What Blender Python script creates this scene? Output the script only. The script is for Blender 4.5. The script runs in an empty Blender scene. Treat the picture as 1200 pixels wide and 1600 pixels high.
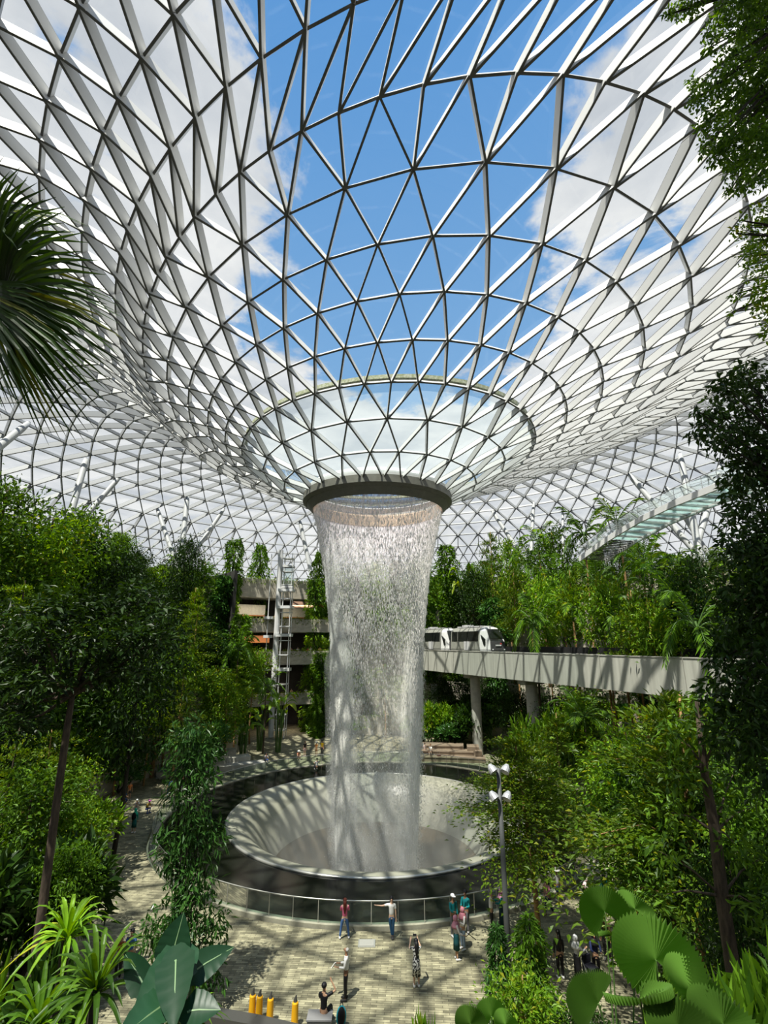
import bpy, bmesh, math, random
import numpy as np
from mathutils import Vector, Matrix, Euler
from mathutils.bvhtree import BVHTree

random.seed(7); RNG = np.random.default_rng(11)
SC = bpy.context.scene
COL = SC.collection
PI = math.pi
AX, AY = -0.62, 44.7            # axis of the waterfall
EYE = 13.4                      # eye height above the plaza
FPX, TH = 760.0, math.atan(203/760.0)
CT, ST = math.cos(TH), math.sin(TH)

# ------------------------------------------------------------------ helpers
def direction(px, py):
    u, v = (px-600)/FPX, (py-800)/FPX
    return Vector((u, CT+v*ST, ST-v*CT))
def at(px, py, Y):
    d = direction(px, py); return Vector((0, 0, EYE)) + d*(Y/d.y)
def ground(px, py, z=0.0):
    d = direction(px, py); return Vector((0, 0, EYE)) + d*((z-EYE)/d.z)
def project(p):
    X, Y, Z = p[0], p[1], p[2]-EYE
    D = Y*CT+Z*ST
    if D < 0.2: return (-9999, -9999, D)
    return (600+FPX*X/D, 800+FPX*(Y*ST-Z*CT)/D, D)

def tag(o, label=None, cat=None, group=None, kind=None):
    if label: o['label'] = label
    if cat: o['category'] = cat
    if group: o['group'] = group
    if kind: o['kind'] = kind
    return o
def link(o, parent=None):
    COL.objects.link(o)
    if parent is not None: o.parent = parent
    return o
def empty(name, loc=(0, 0, 0), rotz=0.0, scale=1.0):
    o = bpy.data.objects.new(name, None); o.location = loc
    o.rotation_euler = (0, 0, rotz); o.empty_display_size = 0.2
    o.scale = (scale,)*3 if isinstance(scale, (int, float)) else scale
    return link(o)
def obj(name, me, parent=None, mat=None):
    o = bpy.data.objects.new(name, me)
    if mat is not None and not me.materials: me.materials.append(mat)
    return link(o, parent)

def mesh_np(name, V, F, mats=None, smooth=False, mi=None):
    """V (n,3); F list of arrays (m,3) or (m,4)"""
    me = bpy.data.meshes.new(name)
    if not isinstance(F, (list, tuple)): F = [F]
    F = [np.asarray(f, dtype=np.int32) for f in F if len(f)]
    nl = sum(f.size for f in F); npoly = sum(len(f) for f in F)
    me.vertices.add(len(V)); me.vertices.foreach_set('co', np.asarray(V, dtype=np.float32).ravel())
    me.loops.add(nl); me.polygons.add(npoly)
    loops = np.concatenate([f.ravel() for f in F])
    tot = np.concatenate([np.full(len(f), f.shape[1], dtype=np.int32) for f in F])
    start = np.concatenate([[0], np.cumsum(tot)[:-1]]).astype(np.int32)
    me.loops.foreach_set('vertex_index', loops)
    me.polygons.foreach_set('loop_start', start)
    me.polygons.foreach_set('loop_total', tot)
    if mi is not None: me.polygons.foreach_set('material_index', np.asarray(mi, dtype=np.int32))
    me.polygons.foreach_set('use_smooth', np.full(npoly, bool(smooth)))
    me.update(calc_edges=True); me.validate()
    for m in (mats or []): me.materials.append(m)
    return me

class MB:
    """collects shapes, builds ONE mesh"""
    def __init__(s): s.v = []; s.f = []; s.m = []; s.cur = 0
    def add(s, vs, fs):
        n = len(s.v); s.v += [tuple(v) for v in vs]
        for f in fs: s.f.append(tuple(i+n for i in f)); s.m.append(s.cur)
        return s
    def box(s, c, size, R=None):
        c = Vector(c); hx, hy, hz = size[0]/2, size[1]/2, size[2]/2
        P = [Vector((x, y, z)) for x in (-hx, hx) for y in (-hy, hy) for z in (-hz, hz)]
        if R is not None: P = [R @ p for p in P]
        return s.add([p+c for p in P], [(0, 1, 3, 2), (4, 6, 7, 5), (0, 4, 5, 1), (2, 3, 7, 6), (0, 2, 6, 4), (1, 5, 7, 3)])
    def bar(s, a, b, w, h, up=(0, 0, 1)):
        a, b = Vector(a), Vector(b); d = b-a; L = d.length
        if L < 1e-6: return s
        d /= L; up = Vector(up); x = d.cross(up)
        if x.length < 1e-4: x = d.cross(Vector((1, 0, 0)))
        x.normalize(); u = x.cross(d)
        P = [q+x*i*w/2+u*j*h/2 for q in (a, b) for i in (-1, 1) for j in (-1, 1)]
        return s.add(P, [(0, 1, 3, 2), (4, 6, 7, 5), (0, 4, 5, 1), (2, 3, 7, 6), (0, 2, 6, 4), (1, 5, 7, 3)])
    def tube(s, pts, rad, n=7, cap=True):
        pts = [Vector(p) for p in pts]
        if isinstance(rad, (int, float)): rad = [rad]*len(pts)
        vs, fs = [], []; prev = None
        for i, p in enumerate(pts):
            d = pts[min(i+1, len(pts)-1)]-pts[max(i-1, 0)]
            if d.length < 1e-7: d = Vector((0, 0, 1))
            d.normalize()
            if prev is None:
                x = d.cross(Vector((0.3, 0.2, 0.9)))
                if x.length < 1e-3: x = d.cross(Vector((1, 0, 0)))
            else:
                x = prev-d*prev.dot(d)
            x.normalize(); prev = x; y = d.cross(x)
            for k in range(n):
                a = 2*PI*k/n; vs.append(p+(x*math.cos(a)+y*math.sin(a))*rad[i])
        for i in range(len(pts)-1):
            for k in range(n):
                fs.append((i*n+k, i*n+(k+1) % n, (i+1)*n+(k+1) % n, (i+1)*n+k))
        if cap:
            fs.append(tuple(range(n-1, -1, -1))); fs.append(tuple((len(pts)-1)*n+k for k in range(n)))
        return s.add(vs, fs)
    def lathe(s, prof, n=96, c=(0, 0), a0=0.0, a1=2*PI, closed=True):
        full = abs(a1-a0-2*PI) < 1e-6; m = n if full else n+1; vs, fs = [], []
        for k in range(m):
            a = a0+(a1-a0)*k/n
            for r, z in prof: vs.append((c[0]+r*math.cos(a), c[1]+r*math.sin(a), z))
        q = len(prof)
        for k in range(n):
            k2 = (k+1) % m
            for i in range(q if closed else q-1):
                j = (i+1) % q
                fs.append((k*q+i, k2*q+i, k2*q+j, k*q+j))
        if closed and not full:
            fs.append(tuple(range(q-1, -1, -1))); fs.append(tuple(n*q+i for i in range(q)))
        return s.add(vs, fs)
    def ball(s, c, r, n=10, m=7):
        c = Vector(c); r = (r, r, r) if isinstance(r, (int, float)) else r; vs, fs = [], []
        for i in range(m+1):
            t = PI*i/m
            for k in range(n):
                a = 2*PI*k/n
                vs.append(c+Vector((r[0]*math.sin(t)*math.cos(a), r[1]*math.sin(t)*math.sin(a), r[2]*math.cos(t))))
        for i in range(m):
            for k in range(n): fs.append((i*n+k, (i+1)*n+k, (i+1)*n+(k+1) % n, i*n+(k+1) % n))
        return s.add(vs, fs)
    def prism(s, poly, d0, d1, M=None):
        """poly in (x,z), extruded along y d0..d1"""
        n = len(poly); P = [Vector((x, d0, z)) for x, z in poly]+[Vector((x, d1, z)) for x, z in poly]
        if M is not None: P = [M @ p for p in P]
        return s.add(P, [tuple(range(n))[::-1], tuple(range(n, 2*n))]+[(i, (i+1) % n, n+(i+1) % n, n+i) for i in range(n)])
    def mesh(s, name, mats, smooth=False):
        me = bpy.data.meshes.new(name); me.from_pydata(s.v, [], s.f)
        for m in (mats if isinstance(mats, (list, tuple)) else [mats]): me.materials.append(m)
        me.polygons.foreach_set('material_index', s.m)
        me.polygons.foreach_set('use_smooth', [bool(smooth)]*len(s.f))
        me.update(); return me
    def build(s, name, mats, parent=None, smooth=False):
        return obj(name, s.mesh(name, mats, smooth), parent)

# ------------------------------------------------------------------ materials
MATS = {}
def newmat(name):
    m = bpy.data.materials.new(name); m.use_nodes = True; nt = m.node_tree; nt.nodes.clear()
    out = nt.nodes.new('ShaderNodeOutputMaterial'); MATS[name] = m
    return m, nt, out
def N(nt, t, **kw):
    n = nt.nodes.new('ShaderNode'+t)
    for k, v in kw.items():
        if k == 'inp':
            for a, b in v.items(): n.inputs[a].default_value = b
        else: setattr(n, k, v)
    return n
def rgb(c): return (c[0], c[1], c[2], 1.0)
def principled(name, c, rough=0.6, metal=0.0, spec=0.4, vary=0.0, scale=3.0, bump=0.0, c2=None, stretch=None):
    m, nt, out = newmat(name); L = nt.links
    b = N(nt, 'BsdfPrincipled', inp={'Roughness': rough, 'Metallic': metal, 'Specular IOR Level': spec, 'Base Color': rgb(c)})
    if vary or c2 or bump:
        tc = N(nt, 'TexCoord'); src = tc.outputs['Object']
        if stretch:
            mp = N(nt, 'Mapping', inp={'Scale': stretch}); L.new(src, mp.inputs[0]); src = mp.outputs[0]
        no = N(nt, 'TexNoise', inp={'Scale': scale, 'Detail': 5.0, 'Roughness': 0.6}); L.new(src, no.inputs['Vector'])
        if vary or c2:
            cr = N(nt, 'ValToRGB'); k = vary
            a = tuple(max(0, x*(1-k)) for x in c) if not c2 else c
            d = tuple(min(1, x*(1+k)) for x in c) if not c2 else c2
            cr.color_ramp.elements[0].position = 0.35; cr.color_ramp.elements[1].position = 0.65
            cr.color_ramp.elements[0].color = rgb(a); cr.color_ramp.elements[1].color = rgb(d)
            L.new(no.outputs['Fac'], cr.inputs[0]); L.new(cr.outputs[0], b.inputs['Base Color'])
        if bump:
            bp = N(nt, 'Bump', inp={'Strength': bump, 'Distance': 0.05}); L.new(no.outputs['Fac'], bp.inputs['Height']); L.new(bp.outputs[0], b.inputs['Normal'])
    L.new(b.outputs[0], out.inputs[0]); return m
def leafmat(name, c1, c2, trans=0.4, rough=0.42, c3=None):
    m, nt, out = newmat(name); L = nt.links
    g = N(nt, 'NewGeometry'); oi = N(nt, 'ObjectInfo')
    cr = N(nt, 'ValToRGB'); e = cr.color_ramp.elements
    e[0].color = rgb(c1); e[1].color = rgb(c2)
    if c3:
        e[1].position = 0.86; q = e.new(0.97); q.color = rgb(c3)
    L.new(g.outputs['Random Per Island'], cr.inputs[0])
    mr = N(nt, 'MapRange', inp={'To Min': 0.75, 'To Max': 1.25}); L.new(oi.outputs['Random'], mr.inputs['Value'])
    hs = N(nt, 'HueSaturation'); L.new(cr.outputs[0], hs.inputs['Color']); L.new(mr.outputs[0], hs.inputs['Value'])
    b = N(nt, 'BsdfPrincipled', inp={'Roughness': rough, 'Specular IOR Level': 0.28}); L.new(hs.outputs[0], b.inputs['Base Color'])
    t = N(nt, 'BsdfTranslucent'); h2 = N(nt, 'HueSaturation', inp={'Hue': 0.48, 'Saturation': 1.1, 'Value': 1.25})
    L.new(hs.outputs[0], h2.inputs['Color']); L.new(h2.outputs[0], t.inputs['Color'])
    mx = N(nt, 'MixShader', inp={0: trans}); L.new(b.outputs[0], mx.inputs[1]); L.new(t.outputs[0], mx.inputs[2])
    L.new(mx.outputs[0], out.inputs[0]); return m
def glassmat(name, tint=(0.9, 0.95, 0.95), gl=0.06, milky=0.0, milk=(0.8, 0.85, 0.85)):
    m, nt, out = newmat(name); L = nt.links
    t = N(nt, 'BsdfTransparent', inp={0: rgb(tint)}); g = N(nt, 'BsdfGlossy', inp={'Roughness': 0.02, 'Color': (1, 1, 1, 1)})
    lw = N(nt, 'Fresnel', inp={'IOR': 1.45}); mu = N(nt, 'Math', operation='MULTIPLY', inp={1: gl/0.04}); L.new(lw.outputs[0], mu.inputs[0])
    mc = N(nt, 'Math', operation='MINIMUM', inp={1: 0.6}); L.new(mu.outputs[0], mc.inputs[0])
    mx = N(nt, 'MixShader'); L.new(mc.outputs[0], mx.inputs[0])
    src = t.outputs[0]
    if milky:
        d = N(nt, 'BsdfTranslucent', inp={0: rgb(milk)}); m2 = N(nt, 'MixShader', inp={0: milky})
        L.new(t.outputs[0], m2.inputs[1]); L.new(d.outputs[0], m2.inputs[2]); src = m2.outputs[0]
    L.new(src, mx.inputs[1]); L.new(g.outputs[0], mx.inputs[2]); L.new(mx.outputs[0], out.inputs[0]); return m

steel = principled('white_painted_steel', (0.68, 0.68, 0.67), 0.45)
shadedsteel = principled('shaded_outer_steel', (0.34, 0.35, 0.36), 0.5)  # same roof steel, with the shade on the far bars put into its grey
underside_shade = principled('underside_shade_grey', (0.13, 0.13, 0.12), 0.5)  # dark grey that paints the shaded undersides of the roof bars
strutgrey = principled('strut_grey', (0.45, 0.46, 0.46), 0.5)
darksteel = principled('dark_grey_metal', (0.05, 0.05, 0.045), 0.5)
brushed = principled('brushed_steel', (0.55, 0.55, 0.54), 0.3, 0.8)
lampgrey = principled('lamp_post_grey', (0.07, 0.075, 0.075), 0.5)
glass = glassmat('roof_glass', (0.93, 0.96, 0.97), 0.03)
wetglass = glassmat('wet_roof_glass', (0.86, 0.93, 0.93), 0.035, 0.12, (0.75, 0.85, 0.85))
clearglass = glassmat('clear_glass', (0.9, 0.96, 0.94), 0.05)
railglass = glassmat('railing_glass', (0.86, 0.93, 0.9), 0.016)
bridgeglass = glassmat('bridge_glass', (0.7, 0.88, 0.86), 0.05, 0.45, (0.75, 0.9, 0.88))
concrete = principled('pale_concrete', (0.40, 0.39, 0.34), 0.8, vary=0.14, scale=1.2, bump=0.15)
girder = principled('streaked_concrete', (0.36, 0.36, 0.31), 0.8, c2=(0.47, 0.47, 0.41), scale=2.2, stretch=(1.2, 1.2, 0.06))
planter = principled('brown_concrete', (0.46, 0.42, 0.34), 0.85, vary=0.2, scale=0.9, bump=0.2, stretch=(1, 1, 2.5))
soil = principled('dark_soil', (0.035, 0.03, 0.02), 0.95, vary=0.4, scale=2)
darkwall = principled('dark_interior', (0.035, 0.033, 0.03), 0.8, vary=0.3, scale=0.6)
bark = principled('grey_brown_bark', (0.075, 0.055, 0.038), 0.9, vary=0.4, scale=6, bump=0.4, stretch=(3, 3, 0.6))
tanbark = principled('tan_bark', (0.30, 0.18, 0.075), 0.85, vary=0.35, scale=5, bump=0.3, stretch=(1, 1, 4))
darkbark = principled('dark_bark', (0.03, 0.024, 0.018), 0.9, vary=0.3, scale=6)
stem_green = principled('green_stem', (0.07, 0.14, 0.03), 0.5)
wetstone = principled('dark_wet_stone', (0.009, 0.010, 0.008), 0.14, vary=0.35, scale=0.5, spec=0.10)
bowlstone = principled('pale_wet_bowl', (0.30, 0.30, 0.235), 0.35, vary=0.10, scale=0.7)
acrylic = principled('dark_acrylic', (0.085, 0.065, 0.036), 0.22, c2=(0.14, 0.105, 0.06), scale=0.8, stretch=(2, 2, 0.3))
rimsteel = principled('rim_steel', (0.5, 0.5, 0.46), 0.3, 0.6)
wood = principled('brown_stained_stone', (0.23, 0.17, 0.12), 0.7, vary=0.25, scale=1.5, stretch=(0.4, 2, 2))
bronze = principled('pale_bronze', (0.75, 0.58, 0.42), 0.35, 0.3)
L_mid = leafmat('leaf_mid', (0.034, 0.095, 0.008), (0.15, 0.30, 0.018), 0.36)
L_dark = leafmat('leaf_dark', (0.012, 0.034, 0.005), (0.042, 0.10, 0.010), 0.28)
L_bright = leafmat('leaf_bright', (0.07, 0.18, 0.010), (0.23, 0.42, 0.022), 0.42, c3=(0.36, 0.38, 0.03))
L_yel = leafmat('leaf_yellow_green', (0.07, 0.15, 0.010), (0.17, 0.29, 0.02), 0.40, c3=(0.32, 0.34, 0.02))
L_blue = leafmat('leaf_glossy', (0.025, 0.085, 0.016), (0.08, 0.20, 0.035), 0.28, rough=0.3)
L_alo = leafmat('leaf_alocasia', (0.010, 0.040, 0.018), (0.018, 0.062, 0.026), 0.2, rough=0.4)
L_fan = leafmat('leaf_fan_palm', (0.012, 0.035, 0.005), (0.05, 0.12, 0.010), 0.3, c3=(0.16, 0.18, 0.02))
L_lic = leafmat('leaf_licuala', (0.085, 0.195, 0.028), (0.12, 0.245, 0.036), 0.38, rough=0.35)

# ------------------------------------------------------------------ camera, sky, sun
cam = bpy.data.objects.new('camera', bpy.data.cameras.new('camera')); link(cam)
cam.location = (0, 0, EYE); cam.rotation_euler = (PI/2+TH, 0, 0)
cam.data.sensor_fit = 'VERTICAL'; cam.data.sensor_height = 32.0; cam.data.lens = FPX/1600*32.0
cam.data.clip_end = 600; cam.data.clip_start = 0.05
SC.camera = cam
SC.view_settings.view_transform = 'Standard'; SC.view_settings.look = 'None'
SC.view_settings.gamma = 1.0; SC.view_settings.use_curve_mapping = False
SC.view_settings.exposure = 0.13
SC.cycles.transparent_max_bounces = 32; SC.cycles.max_bounces = 7; SC.cycles.diffuse_bounces = 3
SC.cycles.volume_bounces = 3; SC.cycles.use_denoising = True; SC.cycles.caustics_reflective = False; SC.cycles.caustics_refractive = False
SC.cycles.sample_clamp_indirect = 4.0

w = bpy.data.worlds.new('sky'); SC.world = w; w.use_nodes = True
nt = w.node_tree; nt.nodes.clear(); L = nt.links
out = N(nt, 'OutputWorld'); bg = N(nt, 'Background', inp={'Strength': 0.86}); L.new(bg.outputs[0], out.inputs[0])
tc = N(nt, 'TexCoord'); sp = N(nt, 'SeparateXYZ'); L.new(tc.outputs['Generated'], sp.inputs[0])
def M2(op, a, b=None, c=None, clamp=False):
    n = N(nt, 'Math', operation=op); n.use_clamp = clamp
    for i, q in enumerate((a, b, c)):
        if q is None: continue
        if isinstance(q, (int, float)): n.inputs[i].default_value = q
        else: L.new(q, n.inputs[i])
    return n.outputs[0]
zc = M2('MAXIMUM', sp.outputs[2], 0.22)
sx = M2('DIVIDE', sp.outputs[0], zc); sy = M2('DIVIDE', sp.outputs[1], zc)     # a flat cloud layer seen from below
cv = N(nt, 'CombineXYZ'); L.new(sx, cv.inputs[0]); L.new(sy, cv.inputs[1])
n1 = N(nt, 'TexNoise', inp={'Scale': 3.4, 'Detail': 9.0, 'Roughness': 0.58, 'Distortion': 0.25}); L.new(cv.outputs[0], n1.inputs['Vector'])
n2 = N(nt, 'TexNoise', inp={'Scale': 2.3, 'Detail': 6.0, 'Roughness': 0.55}); L.new(cv.outputs[0], n2.inputs['Vector'])
ax = M2('DIVIDE', M2('ABSOLUTE', M2('SUBTRACT', sx, 0.09)), M2('ADD', 0.33, M2('MULTIPLY', M2('MAXIMUM', M2('SUBTRACT', sy, 0.85), 0.0), 0.35)))
far = M2('MULTIPLY', M2('MAXIMUM', M2('SUBTRACT', sy, 1.42), 0.0), 1.6)
side = M2('MINIMUM', M2('ADD', M2('MINIMUM', ax, 1.28), far), 1.65)
val = M2('ADD', side, M2('MULTIPLY', M2('SUBTRACT', n1.outputs['Fac'], 0.5), 2.0))
mk = N(nt, 'MapRange', interpolation_type='SMOOTHSTEP', inp={'From Min': 0.88, 'From Max': 1.15}); L.new(val, mk.inputs[0])
blue = N(nt, 'ValToRGB'); be = blue.color_ramp.elements
be[0].position = 0.1; be[0].color = (0.36, 0.60, 0.86, 1); be[1].position = 0.9; be[1].color = (0.13, 0.36, 0.76, 1); L.new(sp.outputs[2], blue.inputs[0])
cl = N(nt, 'ValToRGB'); ce = cl.color_ramp.elements
ce[0].position = 0.36; ce[0].color = (0.66, 0.69, 0.74, 1); ce[1].position = 0.62; ce[1].color = (1.0, 0.99, 0.98, 1); L.new(n2.outputs['Fac'], cl.inputs[0])
mxs = N(nt, 'Mix', data_type='RGBA'); L.new(mk.outputs[0], mxs.inputs[0]); L.new(blue.outputs[0], mxs.inputs[6]); L.new(cl.outputs[0], mxs.inputs[7])
gm = N(nt, 'MapRange', inp={'From Min': -0.03, 'From Max': 0.02}); L.new(sp.outputs[2], gm.inputs[0])
mg = N(nt, 'Mix', data_type='RGBA', inp={6: (0.16, 0.19, 0.13, 1)}); L.new(gm.outputs[0], mg.inputs[0]); L.new(mxs.outputs[2], mg.inputs[7])
L.new(mg.outputs[2], bg.inputs[0])

SUNDIR = Vector((-0.42, -0.62, 1.7)).normalized()
sl = bpy.data.lights.new('sun', 'SUN'); sl.energy = 7.6; sl.angle = math.radians(0.6); sl.color = (1.0, 0.95, 0.84)
so = bpy.data.objects.new('sun', sl); link(so); so.rotation_euler = (-SUNDIR).to_track_quat('-Z', 'Y').to_euler(); so.location = (-40, -60, 170)

# ------------------------------------------------------------------ the glass roof: a triangulated funnel and dome
RINGS = [  # radius, height over eye, centre x, tilt x, tilt y, bays, measured bay angles (deg)
    (6.60, 13.36, -0.04, 0.00, 0.00, 22, [-132.3, -114.7, -99.6, -85.1, -72.3, -57.4, -42.8]),
    (9.02, 14.33, 0.25, 0.27, -0.26, 22, [-157.8, -141.3, -124.8, -108.9, -94.5, -80.4, -65.8, -50.9, -36.4, -23.2, -8.7, 4.6]),
    (11.31, 15.87, 0.66, 0.43, -0.43, 22, [-168.1, -151.7, -135.6, -119.4, -104.1, -89.1, -73.7, -58.4, -42.8, -28.5, -14.9, -0.9]),
    (13.71, 17.46, 1.09, 0.61, -0.48, 44, [-161.9, -152.7, -144.8, -136.5, -128.8, -121.2, -113.2, -105.4, -97.7, -89.9, -82.0, -73.8, -65.9, -57.6, -50.0, -41.8, -34.4, -26.3, -17.6, -11.2, -4.8]),
    (15.85, 18.43, 1.79, 1.14, -1.41, 44, [-157.4, -150.7, -143.6, -135.1, -127.5, -119.9, -111.9, -103.9, -95.8, -87.4, -78.8, -70.0, -61.4, -52.8, -44.6, -36.3, -28.3, -20.7, -13.0, -6.3]),
    (18.16, 19.74, 2.64, 1.55, -2.02, 44, [-168.9, -163.3, -155.7, -148.6, -141.8, -134.2, -126.4, -118.5, -110.3, -101.9, -93.3, -84.4, -75.3, -66.2, -56.8, -48.2, -39.6, -31.3, -23.9, -15.7, -8.2, -1.2]),
    (20.70, 21.08, 3.59, 2.06, -2.60, 44, [-167.7, -161.2, -154.2, -147.4, -139.9, -132.7, -124.7, -116.5, -108.1, -99.3, -90.3, -80.9, -71.1, -61.3, -51.7, -42.4, -33.8, -25.2, -17.5, -9.9, -2.7]),
    (23.42, 22.60, 4.63, 2.53, -3.32, 44, [-172.8, -165.9, -159.6, -152.9, -146.2, -138.5, -130.8, -122.5, -114.2, -105.3, -95.9, -86.2, -76.0, -66.0, -56.1, -46.8, -37.7, -28.7]),
    (26.46, 24.38, 5.88, 3.10, -3.70, 88, [-168.1, -165.0, -161.8, -158.3, -154.6, -151.3, -147.6, -144.1, -140.0, -136.6, -132.6, -128.8, -124.3, -120.1, -115.7, -111.3, -106.7, -102.0, -97.1, -92.2, -87.0, -81.8, -76.6, -71.3, -66.4, -61.5, -57.0]),
    (30.06, 26.21, 7.58, 3.10, -3.60, 88, [-162.7, -159.5, -156.0, -152.3, -148.4, -144.4, -140.5, -136.7, -132.6, -128.5, -124.1, -119.7, -115.4, -110.7, -106.1]),
    (33.52, 28.15, 8.85, 3.00, -3.30, 88, [-147.9, -143.8, -139.8, -135.5, -131.7, -127.3, -122.7]),
    (35.79, 30.19, 8.27, 2.90, -3.00, 88, [-145.9, -141.9, -137.8, -133.5, -128.9]),
]
t_out = [(38.8, 31.3), (42.0, 32.0), (45.2, 32.1), (48.4, 31.7), (51.5, 30.9), (54.4, 29.8), (57.2, 28.3), (59.8, 26.5), (62.2, 24.4), (64.4, 22.1),
         (66.0, 20.3), (67.5, 18.5), (68.9, 16.6), (70.2, 14.7), (71.4, 12.7), (72.5, 10.7), (73.5, 8.6)]
for i, (r, z) in enumerate(t_out):
    f = 1-(i+1)/len(t_out)
    RINGS.append((r, z, 8.6+1.0*min(1, i/5), 3.3*min(1, f*1.5), -3.0*f, 88 if i < 9 else 176, []))
nodes, norms, offs = [], [], []
prev = None
for k, (r, z, cx, tx, ty, n, known) in enumerate(RINGS):
    if prev is None: base = np.arange(n)*360.0/n-270+6
    elif len(prev) == n: base = prev+0.5*((np.roll(prev, -1)-prev) % 360)
    else:
        gap = (np.roll(prev, -1)-prev) % 360
        base = np.stack([prev, prev+gap/2], 1).ravel()
    if known:
        kn = np.array(known); m = len(kn)//2
        j = int(np.argmin(np.abs((base-kn[m]+180) % 360-180)))-m
        idx = (j+np.arange(len(kn))) % n
        d = (kn-base[idx]+180) % 360-180
        order = np.argsort(idx); delta = np.interp(np.arange(n), idx[order], d[order], period=n)
        base = base+delta
    prev = base
    a = np.radians(base)
    P = np.stack([AX+cx+r*np.cos(a), AY+r*np.sin(a), EYE+z+tx*np.cos(a)+ty*np.sin(a)], 1)
    nodes.append(P)
tris, bars = [], []          # bars: (ring k, i, ring k2, j)
first = np.cumsum([0]+[len(p) for p in nodes])
for k in range(len(nodes)):
    n = len(nodes[k])
    if k > 0:
        for i in range(n): bars.append((first[k]+i, first[k]+(i+1) % n))
    if k+1 == len(nodes): break
    n2 = len(nodes[k+1]); f1, f2 = first[k], first[k+1]
    if n2 == n:
        for i in range(n):
            bars += [(f1+i, f2+i), (f1+i, f2+(i-1) % n)]
            tris += [(f1+i, f1+(i+1) % n, f2+i), (f1+i, f2+i, f2+(i-1) % n)]
    else:
        for i in range(n):
            c = 2*i
            for q in (-1, 0, 1): bars.append((f1+i, f2+(c+q) % n2))
            tris += [(f1+i, f2+c, f2+(c-1) % n2), (f1+i, f2+(c+1) % n2, f2+c), (f1+i, f1+(i+1) % n, f2+(c+1) % n2)]
V = np.concatenate(nodes); T = np.array(tris)
fn = np.cross(V[T[:, 1]]-V[T[:, 0]], V[T[:, 2]]-V[T[:, 0]]); fn[fn[:, 2] < 0] *= -1
VN = np.zeros_like(V)
for c in range(3): np.add.at(VN, T[:, c], fn)
VN /= np.linalg.norm(VN, axis=1)[:, None]
B = np.array(bars)
def bars_np(A, Bp, Nn, w, h):
    d = Bp-A; Ln = np.linalg.norm(d, axis=1)[:, None]; d = d/Ln
    x = np.cross(d, Nn); x /= np.linalg.norm(x, axis=1)[:, None]; u = np.cross(x, d)
    u *= np.sign((u*Nn).sum(1))[:, None]
    vs = []
    for q in (A, Bp):
        for i in (-0.5, 0.5):
            for j in (-1.0, 0.0): vs.append(q+x*i*w+u*j*h)
    Vv = np.stack(vs, 1).reshape(-1, 3); o = (np.arange(len(A))*8)[:, None]
    F = np.concatenate([o+np.array(f) for f in [(0, 1, 3, 2), (4, 6, 7, 5), (0, 4, 5, 1), (2, 3, 7, 6), (0, 2, 6, 4), (1, 5, 7, 3)]])
    return Vv, F
A_, B_ = V[B[:, 0]], V[B[:, 1]]; Nb = VN[B[:, 0]]+VN[B[:, 1]]; Nb /= np.linalg.norm(Nb, axis=1)[:, None]
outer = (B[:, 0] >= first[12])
ringno = np.searchsorted(first, B[:, 0], side='right')-1
wid = np.interp(ringno, [0, 3, 8, 20, 22], [0.10, 0.10, 0.12, 0.12, 0.09])[:, None]; dep = np.interp(ringno, [0, 3, 7, 10, 20, 23], [0.36, 0.45, 0.68, 0.75, 0.70, 0.45])[:, None]
ringbar = (ringno == np.searchsorted(first, B[:, 1], side='right')-1)
dep[ringbar] *= 0.55
ceiling = empty('ceiling', (AX, AY, EYE)); tag(ceiling, 'triangulated white steel and glass dome curving down into a funnel over the waterfall', 'glass roof', kind='structure')
O = np.array([AX, AY, EYE])
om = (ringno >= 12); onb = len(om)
for nm, sel, mt in (('lattice', ~om, steel), ('outer_lattice', om, shadedsteel)):
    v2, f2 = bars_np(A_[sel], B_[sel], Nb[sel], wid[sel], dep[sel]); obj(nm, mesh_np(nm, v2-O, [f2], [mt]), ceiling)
gv, gf = bars_np(A_+Nb*0.05, B_+Nb*0.05, Nb, wid*0.55, np.full_like(wid, 0.06))
obj('gasket', mesh_np('gasket', gv-O, [gf], [darksteel]), ceiling)['label'] = 'thin dark gaskets along the pane edges'
fv, ff = bars_np(A_-Nb*dep, B_-Nb*dep, Nb, wid*1.12, np.full_like(wid, 0.05))  # strips along the bar bottoms, shade painted as dark colour
obj('underside_shade', mesh_np('underside_shade', fv-O, [ff], [underside_shade]), ceiling)['label'] = 'thin dark grey strips painting the shade under the roof members'
low = (T.max(1) < first[4])
obj('glazing', mesh_np('glazing', V-O+VN*0.02, [T[~low]], [glass]), ceiling)
obj('wet_glazing', mesh_np('wet_glazing', V-O+VN*0.02, [T[low]], [wetglass]), ceiling)['label'] = 'water streaked glass panes near the collar'
ROOF = BVHTree.FromPolygons([Vector(v) for v in V], [tuple(int(i) for i in t) for t in T])
# the mossy water channel running round the funnel, outside the fourth ring
mb = MB(); q = nodes[3]; qn = VN[first[3]:first[4]]
for i in range(len(q)):
    a, b = Vector(q[i]+qn[i]*0.30)-Vector(O), Vector(q[(i+1) % len(q)]+qn[(i+1) % len(q)]*0.30)-Vector(O)
    mb.bar(a+Vector((0, 0, .15)), b+Vector((0, 0, .15)), 0.35, 0.30)
moss = principled('mossy_channel', (0.30, 0.34, 0.16), 0.7, c2=(0.62, 0.64, 0.52), scale=6)
mb.build('water_channel', moss, ceiling)['label'] = 'pale mossy water channel behind a roof ring'

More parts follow.
